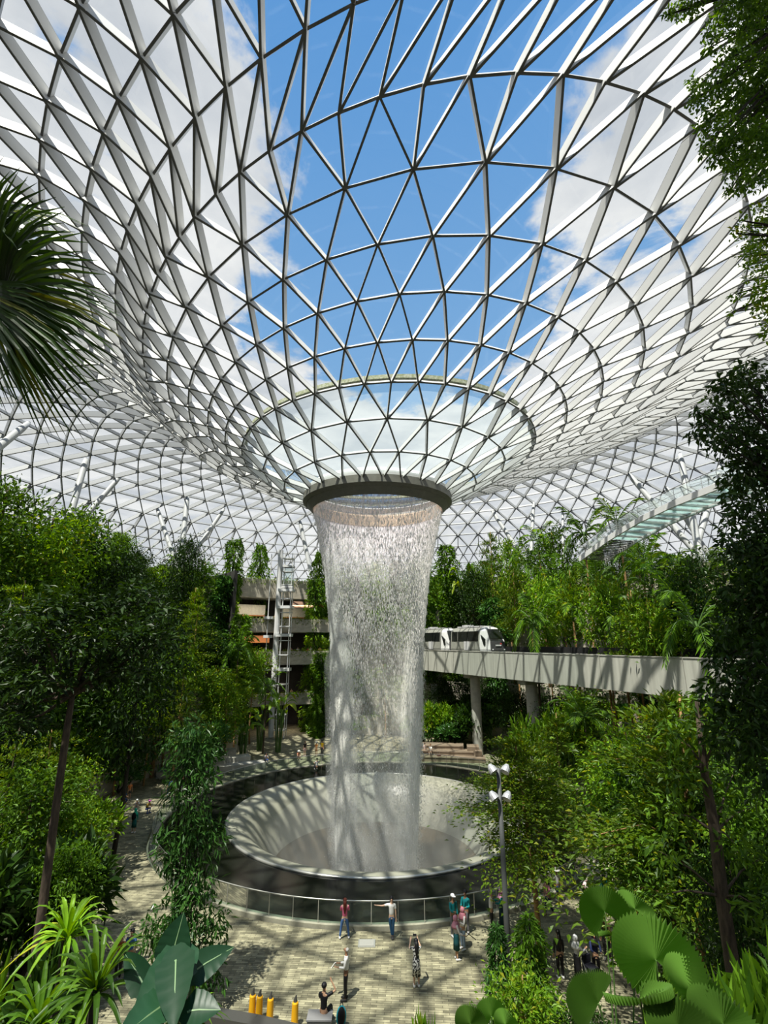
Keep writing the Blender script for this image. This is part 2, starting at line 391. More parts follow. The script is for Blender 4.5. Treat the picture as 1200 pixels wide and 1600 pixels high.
# collar round the oculus
oc = empty('oculus_collar', (AX, AY, 25.6)); tag(oc, 'dark grey ring collar round the roof opening where the water starts to fall', 'collar')
mb = MB(); mb.lathe([(6.75, 1.20), (7.0, 1.12), (7.05, 0.45), (6.72, 0.20), (6.66, 0.28), (6.66, 1.12)], 96); mb.build('outer_band', principled('collar_grey', (0.155, 0.15, 0.125), 0.5, vary=0.1), oc)
mb = MB(); mb.lathe([(6.70, 0.22), (6.18, -0.38), (6.12, -0.34), (6.12, 0.0), (6.60, 0.30)], 96); mb.build('soffit', MATS['collar_grey'], oc)
mb = MB(); mb.lathe([(6.10, -0.30), (6.02, -0.26), (6.02, 0.85), (6.6, 1.15), (6.6, 1.05), (6.12, 0.7)], 96); mb.build('inner_lining', bronze, oc)['label'] = 'pale bronze lining inside the opening'
mb = MB(); mb.lathe([(6.6, 1.12), (6.9, 1.12), (6.9, 1.5), (6.5, 1.9), (6.4, 1.8), (6.6, 1.4)], 96); mb.build('ring_beam', steel, oc)
# struts that carry the dome
def strut(tp, bp, Yoff, r, label, hit=None):
    d = direction(*tp); h = ROOF.ray_cast(Vector((0, 0, EYE)), d.normalized(), 300)
    top = h[0] if h[0] is not None else at(tp[0], tp[1], 70)
    base = at(bp[0], bp[1], max(12, top.y+Yoff))
    if base.z > 24.0: base = top+(base-top)*((top.z-24.0)/(top.z-base.z))
    o = empty('roof_strut', base); tag(o, label, 'roof strut', 'slanting steel tubes under the dome')
    L_ = top-base; mb = MB(); mb.tube([L_*0.0, L_*0.1, L_*0.5, L_*0.9, L_*0.985], [r*.75, r, r*1.05, r, r*.7], 12); mb.build('tube', strutgrey, o, True)
    mb = MB(); mb.tube([L_*0.97, L_*1.0], [r*.6, r*.35], 8); mb.build('head_joint', darksteel, o)
    return o

# ------------------------------------------------------------------ terraces of the valley
def r0(f):
    s = math.sin(f); return 25.0+9.0*max(0, s)**3+4.0*max(0, -s)
def wl(f):
    s = math.sin(f); return 3.2-1.3*max(0, s)**2+1.2*max(0, -s)**2
RISE, NLEV = 2.4, 10
GAP = (math.radians(96), math.radians(128))      # sector of the galleries
def terr(x, y):
    dx, dy = x-AX, y-AY; f = math.atan2(dy, dx); r = math.hypot(dx, dy)
    if GAP[0] < f < GAP[1] and r < 50: return 0.0
    k = math.floor((r-r0(f))/wl(f))+1
    return RISE*max(0, min(NLEV, k))

# plaza floor: paving in a ring round the pool
def paving(name, lo, hi, mortar):
    m, nt, out = newmat(name); L = nt.links
    tc = N(nt, 'TexCoord'); mp = N(nt, 'Mapping', inp={'Rotation': (0, 0, 0.06)}); L.new(tc.outputs['Object'], mp.inputs[0])
    br = N(nt, 'TexBrick', inp={'Scale': 1.0, 'Mortar Size': 0.008, 'Brick Width': 0.55, 'Row Height': 0.12, 'Color1': rgb(lo), 'Color2': rgb(hi), 'Mortar': rgb(mortar), 'Bias': 0.1})
    br.offset = 0.43; L.new(mp.outputs[0], br.inputs[0])
    no = N(nt, 'TexNoise', inp={'Scale': 2.5, 'Detail': 6}); L.new(tc.outputs['Object'], no.inputs['Vector'])
    mr = N(nt, 'MapRange', inp={'From Min': .3, 'From Max': .7, 'To Min': 0.6, 'To Max': 1.25}); L.new(no.outputs['Fac'], mr.inputs[0])
    hs = N(nt, 'HueSaturation'); L.new(br.outputs[0], hs.inputs['Color']); L.new(mr.outputs[0], hs.inputs['Value'])
    b = N(nt, 'BsdfPrincipled', inp={'Roughness': 0.75, 'Specular IOR Level': 0.3}); L.new(hs.outputs[0], b.inputs['Base Color'])
    bp = N(nt, 'Bump', inp={'Strength': 0.35, 'Distance': 0.02}); L.new(br.outputs['Fac'], bp.inputs['Height']); bp.invert = True; L.new(bp.outputs[0], b.inputs['Normal'])
    L.new(b.outputs[0], out.inputs[0]); return m
pave = paving('stone_paving', (0.13, 0.122, 0.078), (0.34, 0.318, 0.205), (0.06, 0.055, 0.035))
fl = empty('floor', (AX, AY, 0)); tag(fl, 'sunlit plaza floor of narrow pale stone pavers round the pool', 'floor', kind='structure')
mb = MB(); mb.lathe([(17.0, 0.0), (52.0, 0.0), (52.0, -0.4), (17.0, -0.4)], 160); mb.build('paving', pave, fl)

# terraces: one planted step each
NS = 150
for k in range(1, NLEV+1):
    mb = MB(); vs = []; fs = []
    angs = [GAP[1]+(2*PI-(GAP[1]-GAP[0]))*i/NS for i in range(NS+1)]
    for a in angs:
        f = math.atan2(math.sin(a), math.cos(a)); ra = r0(f)+wl(f)*(k-1); rb = r0(f)+wl(f)*k if k < NLEV else 82.0
        c, s = math.cos(a), math.sin(a); z = RISE*k
        prof = [(ra, z-RISE-0.2), (ra, z+0.25), (ra+0.35, z+0.25), (ra+0.35, z), (rb+0.5, z)]
        vs += [(AX+r*c, AY+r*s, zz) for r, zz in prof]
    q = 5
    for i in range(NS):
        for j in range(q-1):
            fs.append((i*q+j, i*q+j+1, (i+1)*q+j+1, (i+1)*q+j)); mb.m.append(1 if j == 3 else 0)
    mb.v = vs; mb.f = fs
    o = mb.build('garden_terrace', [planter, soil], None)
    tag(o, 'planted garden terrace with a brown concrete retaining wall, level %d of ten above the plaza' % k, 'terrace', 'garden terraces round the valley', 'structure')

# ------------------------------------------------------------------ the pool and bowl
fb = empty('fountain_basin', (AX, AY, 0)); tag(fb, 'round pale funnel shaped basin sunk in a dark wet stone pool that catches the waterfall', 'fountain basin')
mb = MB(); mb.lathe([(11.60, 0.10), (11.66, 0.13), (11.8, 0.13), (11.85, 0.02), (11.7, -0.05)], 160); mb.build('rim', rimsteel, fb, True)
prof = [(11.62, 0.10), (11.2, 0.09), (10.8, 0.02), (10.3, -0.2), (9.8, -0.6), (9.2, -1.35), (8.6, -2.3), (8.1, -3.3)]
mb = MB(); mb.lathe(prof, 160, closed=False); mb.build('bowl', bowlstone, fb, True)
prof = [(8.1, -3.3), (7.4, -5.0), (6.7, -7.0), (6.2, -10), (6.0, -16)]
mb = MB(); mb.lathe(prof, 128, closed=False); mb.build('throat', acrylic, fb, True)['label'] = 'dark clear acrylic throat'
mb = MB(); mb.lathe([(11.8, 0.02), (16.4, 0.06), (16.4, -0.4), (11.8, -0.4)], 160); mb.build('stone_apron', wetstone, fb)['label'] = 'dark wet stone apron'
mb = MB(); mb.lathe([(0.05, -15.5), (6.1, -15.5)], 64, closed=False); mb.build('drain_floor', acrylic, fb)

RAILZ = 1.12
gr = empty('glass_railing', (AX, AY, 0)); tag(gr, 'curved glass balustrade with a thin steel handrail round the pool', 'railing')
mb = MB(); mb.lathe([(16.5, -0.1), (16.5, 0.13), (16.86, 0.13), (16.86, -0.1)], 160); mb.build('kerb', principled('pale_kerb', (0.3, 0.29, 0.22), 0.7, vary=.15), gr)
mb = MB()
for i in range(160): 
    a, b = [(16.72*math.cos(t), 16.72*math.sin(t), RAILZ) for t in (2*PI*i/160, 2*PI*(i+1)/160)]
    mb.tube([a, b], 0.028, 6, False)
mb.build('handrail', rimsteel, gr, True)
mb = MB()
for i in range(80):
    t0, t1 = 2*PI*(i+.03)/80, 2*PI*(i+.97)/80
    a, b = [Vector((16.72*math.cos(t), 16.72*math.sin(t), 0.62)) for t in (t0, t1)]
    mb.bar(a, b, 0.014, 0.90)
mb.build('glass_panels', railglass, gr)
pm_ = MB().bar((0, 0, .14), (0, 0, RAILZ), 0.03, 0.03, (1, 0, 0)).mesh('post', rimsteel)
for i in range(80):
    t = 2*PI*i/80; obj('post', pm_, gr).location = (16.72*math.cos(t), 16.72*math.sin(t), 0)

# ------------------------------------------------------------------ the waterfall
def water_mat(name, alpha_lo, alpha_hi, sc, stretch, thr, col=(0.95, 0.95, 0.95), angmask=False, zfade=None, scat=True):
    m, nt, out = newmat(name); L = nt.links
    tc = N(nt, 'TexCoord'); mp = N(nt, 'Mapping', inp={'Scale': stretch}); L.new(tc.outputs['Object'], mp.inputs[0])
    no = N(nt, 'TexNoise', inp={'Scale': sc, 'Detail': 4.0, 'Roughness': 0.7}); L.new(mp.outputs[0], no.inputs['Vector'])
    mr = N(nt, 'MapRange', inp={'From Min': thr[0], 'From Max': thr[1], 'To Min': alpha_lo, 'To Max': alpha_hi}); L.new(no.outputs['Fac'], mr.inputs[0])
    al = mr.outputs[0]; sp = N(nt, 'SeparateXYZ'); L.new(tc.outputs['Object'], sp.inputs[0])
    if angmask:      # the water hangs in streams: dense on the left, a second one on the right
        at_ = N(nt, 'Math', operation='ARCTAN2'); L.new(sp.outputs[1], at_.inputs[0]); L.new(sp.outputs[0], at_.inputs[1])
        cs = N(nt, 'Math', operation='COSINE'); mu = N(nt, 'Math', operation='MULTIPLY', inp={1: 2.0}); L.new(at_.outputs[0], mu.inputs[0]); L.new(mu.outputs[0], cs.inputs[0])
        m2 = N(nt, 'MapRange', inp={'From Min': -0.6, 'From Max': 0.9, 'To Min': 0.10, 'To Max': 1.0}); L.new(cs.outputs[0], m2.inputs[0])
        mm = N(nt, 'Math', operation='MULTIPLY'); L.new(al, mm.inputs[0]); L.new(m2.outputs[0], mm.inputs[1]); al = mm.outputs[0]
    if zfade:
        m3 = N(nt, 'MapRange', interpolation_type='SMOOTHSTEP', inp={'From Min': zfade[0], 'From Max': zfade[1], 'To Min': 0.0, 'To Max': 1.0}); L.new(sp.outputs[2], m3.inputs[0])
        mm = N(nt, 'Math', operation='MULTIPLY'); L.new(al, mm.inputs[0]); L.new(m3.outputs[0], mm.inputs[1]); al = mm.outputs[0]
    d = N(nt, 'BsdfDiffuse', inp={0: rgb(col)}); t = N(nt, 'BsdfTranslucent', inp={0: rgb(col)})
    if scat:      # loose drops face every way, so the sheet also catches light from above
        ge = N(nt, 'NewGeometry'); ad_ = N(nt, 'VectorMath', operation='ADD', inp={1: (0, 0, 1.0)}); L.new(ge.outputs['Normal'], ad_.inputs[0]); nz = N(nt, 'VectorMath', operation='NORMALIZE'); L.new(ad_.outputs[0], nz.inputs[0]); L.new(nz.outputs[0], d.inputs['Normal'])
    mxd = N(nt, 'MixShader', inp={0: 0.12 if scat else 0.5}); L.new(d.outputs[0], mxd.inputs[1]); L.new(t.outputs[0], mxd.inputs[2])
    tr = N(nt, 'BsdfTransparent'); mx = N(nt, 'MixShader'); L.new(al, mx.inputs[0]); L.new(tr.outputs[0], mx.inputs[1]); L.new(mxd.outputs[0], mx.inputs[2])
    L.new(mx.outputs[0], out.inputs[0]); return m
WR_Z = np.array([-9.0, -3.7, 3.2, 13.5, 19.2, 22.8, 25.3]); WR_R = np.array([2.7, 2.95, 3.4, 4.0, 4.7, 5.4, 6.05])
def wr(z): return np.interp(z, WR_Z, WR_R)
wf = empty('waterfall', (AX, AY, 0)); tag(wf, 'tall ring shaped curtain of falling water dropping from the roof opening into the basin', 'waterfall')
def shell(name, sc, z0, z1, mat, extra=0.0):
    prof = [(float(wr(z))*sc+extra*max(0, (8-z)/12), float(z)) for z in np.linspace(z0, z1, 26)]
    mb = MB(); mb.lathe(prof, 96, closed=False); return mb.build(name, mat, wf, True)
shell('water_film', 1.0, 15.0, 25.4, water_mat('thin_water_film', 0.30, 0.95, 1.0, (7, 7, 0.25), (0.40, 0.72), (0.95, 0.87, 0.90), False, (18.0, 25.0)))['label'] = 'thin streaked film of water near the top'
shell('water_curtain', 0.985, -6, 25.0, water_mat('granular_water', 0.0, 0.6, 1.0, (5.5, 5.5, 2.0), (0.52, 0.66), (0.97, 0.97, 0.91), True))
shell('spray', 1.03, -8, 15, water_mat('fine_spray', 0.06, 1.0, 1.0, (1.6, 1.6, 0.10), (0.32, 0.62), (0.97, 0.97, 0.90), True, (17.5, 7.0)), 0.25)
shell('inner_spray', 0.80, -8, 13, water_mat('inner_fine_spray', 0.04, 0.5, 1.0, (1.6, 1.6, 0.12), (0.40, 0.72), (0.97, 0.97, 0.90), True, (14.0, 3.0)), 0.1)
def mist_mat(name, dens, g, col=(.97, .97, .92)):
    m, nt, out = newmat(name); v = N(nt, 'VolumeScatter', inp={'Color': rgb(col), 'Density': dens, 'Anisotropy': g}); nt.links.new(v.outputs[0], out.inputs['Volume']); return m
def outward(o):
    bm = bmesh.new(); bm.from_mesh(o.data); bmesh.ops.remove_doubles(bm, verts=bm.verts, dist=1e-4); bmesh.ops.recalc_face_normals(bm, faces=bm.faces); bm.to_mesh(o.data); bm.free(); return o
zz = np.linspace(-7, 15, 16)
mb = MB(); mb.lathe([(float(wr(z))-.75, float(z)) for z in zz]+[(float(wr(z))+.22+.03*max(0, 9-z), float(z)) for z in zz[::-1]], 64); outward(mb.build('spray_mist', mist_mat('spray_mist', 0.06, -0.35), wf, True))
zz = np.linspace(15.05, 25.0, 8)
mb = MB(); mb.lathe([(float(wr(z))-.30, float(z)) for z in zz]+[(float(wr(z))+.06, float(z)) for z in zz[::-1]], 64); outward(mb.build('upper_mist', mist_mat('upper_mist', 0.08, -0.3, (.98, .92, .95)), wf, True))
for a0, r_, top_ in ((PI*1.03, 1.25, 14), (-.12, .75, 11)):
    mb = MB(); zz = np.linspace(-7, top_, 10); vs = []; n = 16
    mb.tube([(float(wr(z))*.86*math.cos(a0), float(wr(z))*.86*math.sin(a0)-.6, float(z)) for z in zz], [r_*(.35 if i == 9 else 1) for i in range(10)], n); outward(mb.build('spray_column', mist_mat('spray_column', 0.16, -0.35) if 'spray_column' not in MATS else MATS['spray_column'], wf, True))
mb = MB(); mb.lathe([(0.02, 3.0), (3.5, 2.4), (6.5, .9), (9.0, -.9), (8.0, -3.0), (6.6, -6.0), (0.02, -6.0)], 64, closed=False); outward(mb.build('basin_mist', mist_mat('basin_mist', 0.04, -0.3, (.97, .95, .86)), wf, True))
# falling drops: stretched four sided slivers
nd = 72000
z = RNG.uniform(-6, 25.0, nd)**1.0
phi = np.where(RNG.random(nd) < 0.52, RNG.normal(PI, 0.5, nd), np.where(RNG.random(nd) < 0.6, RNG.normal(0, 0.35, nd), RNG.uniform(0, 2*PI, nd)))
phi = np.where(z > 12, np.where(RNG.random(nd) < np.clip((z-12)/8, 0, 1), RNG.uniform(0, 2*PI, nd), phi), phi)
rad = wr(z)*(1+RNG.normal(0, 0.015+0.10*np.clip((14-z)/18, 0, 1), nd))
C = np.stack([rad*np.cos(phi), rad*np.sin(phi), z], 1)
s = RNG.uniform(0.012, 0.036, nd)[:, None]; l = RNG.uniform(0.04, 0.16, nd)[:, None]*np.clip((z-2)/10+.6, .6, 1.6)[:, None]
Q = np.concatenate([C+np.array([0, 0, 1])*l, C+s*np.array([1, 0, 0]), C+s*np.array([-.5, .87, 0]), C+s*np.array([-.5, -.87, 0]), C-np.array([0, 0, 1])*l], 0)
i0 = np.arange(nd); f = []
for a, b in ((1, 2), (2, 3), (3, 1)):
    f.append(np.stack([i0, i0+a*nd, i0+b*nd], 1)); f.append(np.stack([i0+4*nd, i0+b*nd, i0+a*nd], 1))
dm, nt, out = newmat('water_drops'); b_ = N(nt, 'BsdfPrincipled', inp={'Base Color': (0.9, 0.9, 0.88, 1), 'Roughness': 0.25}); t_ = N(nt, 'BsdfTranslucent', inp={0: (.95, .95, .92, 1)})
mx = N(nt, 'MixShader', inp={0: 0.4}); nt.links.new(b_.outputs[0], mx.inputs[1]); nt.links.new(t_.outputs[0], mx.inputs[2]); nt.links.new(mx.outputs[0], out.inputs[0])
tag(obj('falling_drops', mesh_np('falling_drops', Q, f, [dm]), wf), 'scattered falling white drops', kind='stuff')

# ------------------------------------------------------------------ galleries on the far side, lift tower
def arc_pt(f, r, z): return Vector((AX+r*math.cos(f), AY+r*math.sin(f), z))
def arc_mesh(mb, f0, f1, prof, n=16):
    return mb.lathe(prof, n, (AX, AY), f0, f1)
leafbuf = {}
def gallery(f0, f1, ztop, h, r, label, depth=9.0, hedge=True):
    o = empty('gallery', arc_pt((f0+f1)/2, r, ztop-h)); tag(o, label, 'gallery', 'galleries with planted parapets on the far wall')
    c = o.location
    def bld(name, prof, mat):
        mb = MB(); arc_mesh(mb, f0, f1, prof); mb.v = [Vector(v)-c for v in mb.v]; return mb.build(name, mat, o)
    bld('parapet', [(r, ztop-h), (r, ztop), (r+.9, ztop), (r+.9, ztop-.3), (r+.3, ztop-.5), (r+.3, ztop-h)], planter)
    bld('deck', [(r+.3, ztop-h), (r+.3, ztop-1.0), (r+depth, ztop-1.0), (r+depth, ztop-h)], concrete)
    if hedge: leafbuf.setdefault('g', []).append((o, f0, f1, r, ztop))
    return o
rad = math.radians
gl = [gallery(rad(98), rad(127), 23.4, 3.0, 40.5, 'topmost gallery with a shadow striped brown concrete parapet behind the lift tower'),
      gallery(rad(98), rad(126), 16.9, 2.0, 37.0, 'gallery with trailing plants on its parapet, second from the top beside the lift tower'),
      gallery(rad(98), rad(124), 12.0, 2.0, 36.5, 'gallery with a leafy parapet just below the foot of the lift tower'),
      gallery(rad(99), rad(122), 5.8, 1.6, 36.5, 'lowest gallery over the dark passage left of the waterfall'),
      gallery(rad(64), rad(80), 18.6, 3.2, 39.0, 'planted gallery parapet right of the waterfall behind the train')]
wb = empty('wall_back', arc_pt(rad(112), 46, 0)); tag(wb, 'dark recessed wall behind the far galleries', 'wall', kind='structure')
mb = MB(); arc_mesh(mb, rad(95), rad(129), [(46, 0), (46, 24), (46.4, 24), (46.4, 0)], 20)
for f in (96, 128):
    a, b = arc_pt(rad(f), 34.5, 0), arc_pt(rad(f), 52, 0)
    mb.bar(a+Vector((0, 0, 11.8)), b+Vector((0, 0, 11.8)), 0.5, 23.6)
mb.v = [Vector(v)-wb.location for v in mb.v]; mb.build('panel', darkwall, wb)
mb = MB(); arc_mesh(mb, rad(95), rad(129), [(46, 23.7), (46, 24.05), (82, 24.05), (82, 23.7)], 20); mb.v = [Vector(v)-wb.location for v in mb.v]; mb.build('roof_slab', concrete, wb)
# the lit shop fascias and awning inside the galleries
def fascia(name, f0, f1, r, z, h, mat, label, cat):
    c = arc_pt((f0+f1)/2, r, z); o = empty(name, c); tag(o, label, cat)
    mb = MB(); arc_mesh(mb, f0, f1, [(r, z), (r, z+h), (r+.5, z+h), (r+.5, z)], 8); mb.v = [Vector(v)-c for v in mb.v]; mb.build('panel_board', mat, o)
    mb = MB(); arc_mesh(mb, f0, f1, [(r-.06, z-.12), (r-.06, z+.05), (r+.2, z+.05), (r+.2, z-.12)], 8); mb.v = [Vector(v)-c for v in mb.v]; mb.build('edge_strip', orange, o)
    return o
orange = principled('orange_trim', (0.5, 0.2, 0.06), 0.6)
cream = principled('cream_fascia', (0.7, 0.66, 0.54), 0.6, vary=.1)
brown = principled('brown_awning', (0.20, 0.11, 0.07), 0.6)
fascia('shop_fascia', rad(117), rad(126), 42.0, 17.6, 1.7, cream, 'cream banded shop fascia on the gallery left of the lift tower', 'fascia')
fascia('shop_fascia', rad(106), rad(113), 42.0, 17.4, 1.6, cream, 'cream banded shop fascia on the gallery right of the lift tower', 'fascia')
fascia('shop_fascia', rad(116), rad(123), 41.0, 13.4, 1.0, principled('orange_board', (0.45, 0.17, 0.06), 0.6), 'orange shop fascia under the second gallery left of the lift tower', 'fascia')
aw = empty('awning', arc_pt(rad(107.5), 40.2, 19.4)); tag(aw, 'curved brown awning with a red edge below the topmost gallery right of the lift tower', 'awning')
mb = MB(); arc_mesh(mb, rad(104), rad(111.5), [(39.4, 18.9), (39.7, 19.5), (40.3, 19.95), (40.6, 19.9), (39.95, 19.3), (39.6, 18.8)], 10); mb.v = [Vector(v)-aw.location for v in mb.v]; mb.build('canopy', brown, aw)
mb = MB(); arc_mesh(mb, rad(104), rad(105), [(39.3, 18.85), (39.6, 19.55), (40.3, 20.05), (40.3, 19.95), (39.7, 19.5), (39.4, 18.85)], 4); mb.v = [Vector(v)-aw.location for v in mb.v]; mb.build('red_edge', principled('red_edge', (.6, .06, .05), .5), aw)

for f, z in ((121, 19.6), (109, 19.3), (119, 14.6), (106, 14.4), (116, 9.4), (104, 9.2), (112, 3.6)):
    ld = bpy.data.lights.new('gallery_fill_light', 'AREA'); ld.shape = 'RECTANGLE'; ld.size = 5; ld.size_y = .4; ld.energy = 130; ld.color = (1, .86, .68); lo_ = bpy.data.objects.new('gallery_fill_light', ld); link(lo_); lo_.location = arc_pt(rad(f), 39.6, z); lo_.rotation_euler = (0, 0, rad(f+90))  # fill lights added to brighten the galleries, not lamps of the building
lt = empty('lift_tower', at(438, 1020, 77)); lt.location.z = 10.0; tag(lt, 'slim white steel and glass lift tower in front of the far galleries', 'lift tower')
mb = MB(); mb.tube([(-.75, 0, -10), (-.75, 0, 17.6)], 0.42, 10); mb.tube([(-.2, .8, -10), (-.2, .8, 17)], 0.12, 8); mb.build('mast', steel, lt)
mb = MB()
for x, y in ((.1, -.7), (1.3, -.7), (1.3, .8), (-2.2, 0)): mb.tube([(x, y, -10), (x, y, 17)], 0.07, 6)
for z in np.arange(-9, 17.5, 2.1): mb.box((.6, 0, z), (1.6, 1.7, .12))
mb.build('guide_frame', steel, lt)
for z in (-.6, 4.4, 8.6, 11.2): MB().box((.5, -.1, z), (2.3, 2.0, .42)).build('landing', steel, lt)
for z in (-.6, 4.2, 7.0): MB().box((-2.0, 0, z), (1.2, 1.2, .4)).build('side_landing', steel, lt)
mb = MB(); mb.box((.65, 0, 13.3), (1.5, 1.5, 3.0)); cab = mb.build('cabin', clearglass, lt); cab['label'] = 'clear glass lift cabin'
MB().box((.65, 0, 14.95), (1.7, 1.7, .3)).build('cabin_roof', steel, cab); MB().box((.65, 0, 11.7), (1.7, 1.7, .25)).build('cabin_floor', steel, cab)
ss = empty('sign_post', at(679, 1098, 76)); tag(ss, 'tall narrow grey information sign on the dark wall right of the waterfall', 'sign')
mb = MB(); mb.box((0, 0, 1.1), (.95, .2, 3.0)); mb.build('panel_board', principled('sign_grey', (.33, .33, .35), .4), ss)
mb = MB(); mb.box((0.0, -.12, .15), (.75, .03, .9)); mb.build('poster', principled('sign_white', (.8, .8, .82), .4), ss)
mb = MB(); mb.bar((-.2, -.14, .35), (.25, -.14, .1), .03, .12, (0, 1, 0)); mb.build('marking', darksteel, ss)
mb = MB(); mb.box((0, 0.0, -.9), (.2, .15, 1.0)); mb.build('post', darksteel, ss)

# ------------------------------------------------------------------ train guideway
def bpt(x): 
    """centre of the guideway's near top edge; straight line on plan"""
    return Vector((x, 0, 0))
P0 = Vector((3.2, 79.0, 0)); P1 = Vector((31.0, 16.0, 0)); BD = (P1-P0).normalized(); BN = Vector((-BD.y, BD.x, 0))
if BN.x < 0: BN = -BN          # away from the pool, to the right
BL = (P1-P0).length; ZT = 12.25
gw = empty('train_guideway', P0+Vector((0, 0, ZT))); tag(gw, 'long pale concrete train guideway crossing behind and right of the waterfall', 'guideway')
def along(s, n, z): return BD*s+BN*n+Vector((0, 0, z))
SEG = 9
def slab(name, n0, n1, z0, z1, mat, s0=0, s1=None, parent=gw, gapv=0.03):
    s1 = BL if s1 is None else s1; mb = MB(); m = SEG
    for i in range(m):
        a, b = s0+(s1-s0)*i/m+gapv, s0+(s1-s0)*(i+1)/m-gapv
        mb.bar(along(a, (n0+n1)/2, (z0+z1)/2), along(b, (n0+n1)/2, (z0+z1)/2), abs(n1-n0), z1-z0)
    return mb.build(name, mat, parent)
slab('near_girder', 0, .35, -2.75, 0, girder)
slab('far_girder', 4.2, 4.55, -2.75, 0, girder)
slab('soffit', .36, 4.19, -2.7, -2.3, concrete)
slab('deck', .36, 4.19, -.75, -.55, principled('dark_deck', (.05, .05, .045), .8))
slab('parapet', 4.25, 4.5, .0, .62, principled('black_parapet', (.018, .018, .018), .5))
slab('rail', 1.1, 1.35, -.55, -.3, darksteel); slab('rail', 3.2, 3.45, -.55, -.3, darksteel)
slab('edge_capping', -.05, .42, 0.003, .07, concrete)
for sx, lb in ((26.5, 'round concrete guideway pier behind the yellow green tree'), (15.8, 'round concrete guideway pier in the shade below the train'), (44.5, 'round concrete guideway pier among the trees on the right')):
    p = P0+along(sx, 2.2, 0); o = empty('guideway_pier', (p.x, p.y, 0)); tag(o, lb, 'pier', 'guideway piers')
    mb = MB(); mb.tube([(0, 0, -.3), (0, 0, ZT-2.8)], .62, 20); mb.build('shaft', concrete, o, False)
    mb = MB(); mb.box((0, 0, ZT-3.0), (2.6, 1.3, .5), Matrix.Rotation(math.atan2(BN.y, BN.x), 3, 'Z')); mb.build('cap_block', concrete, o)

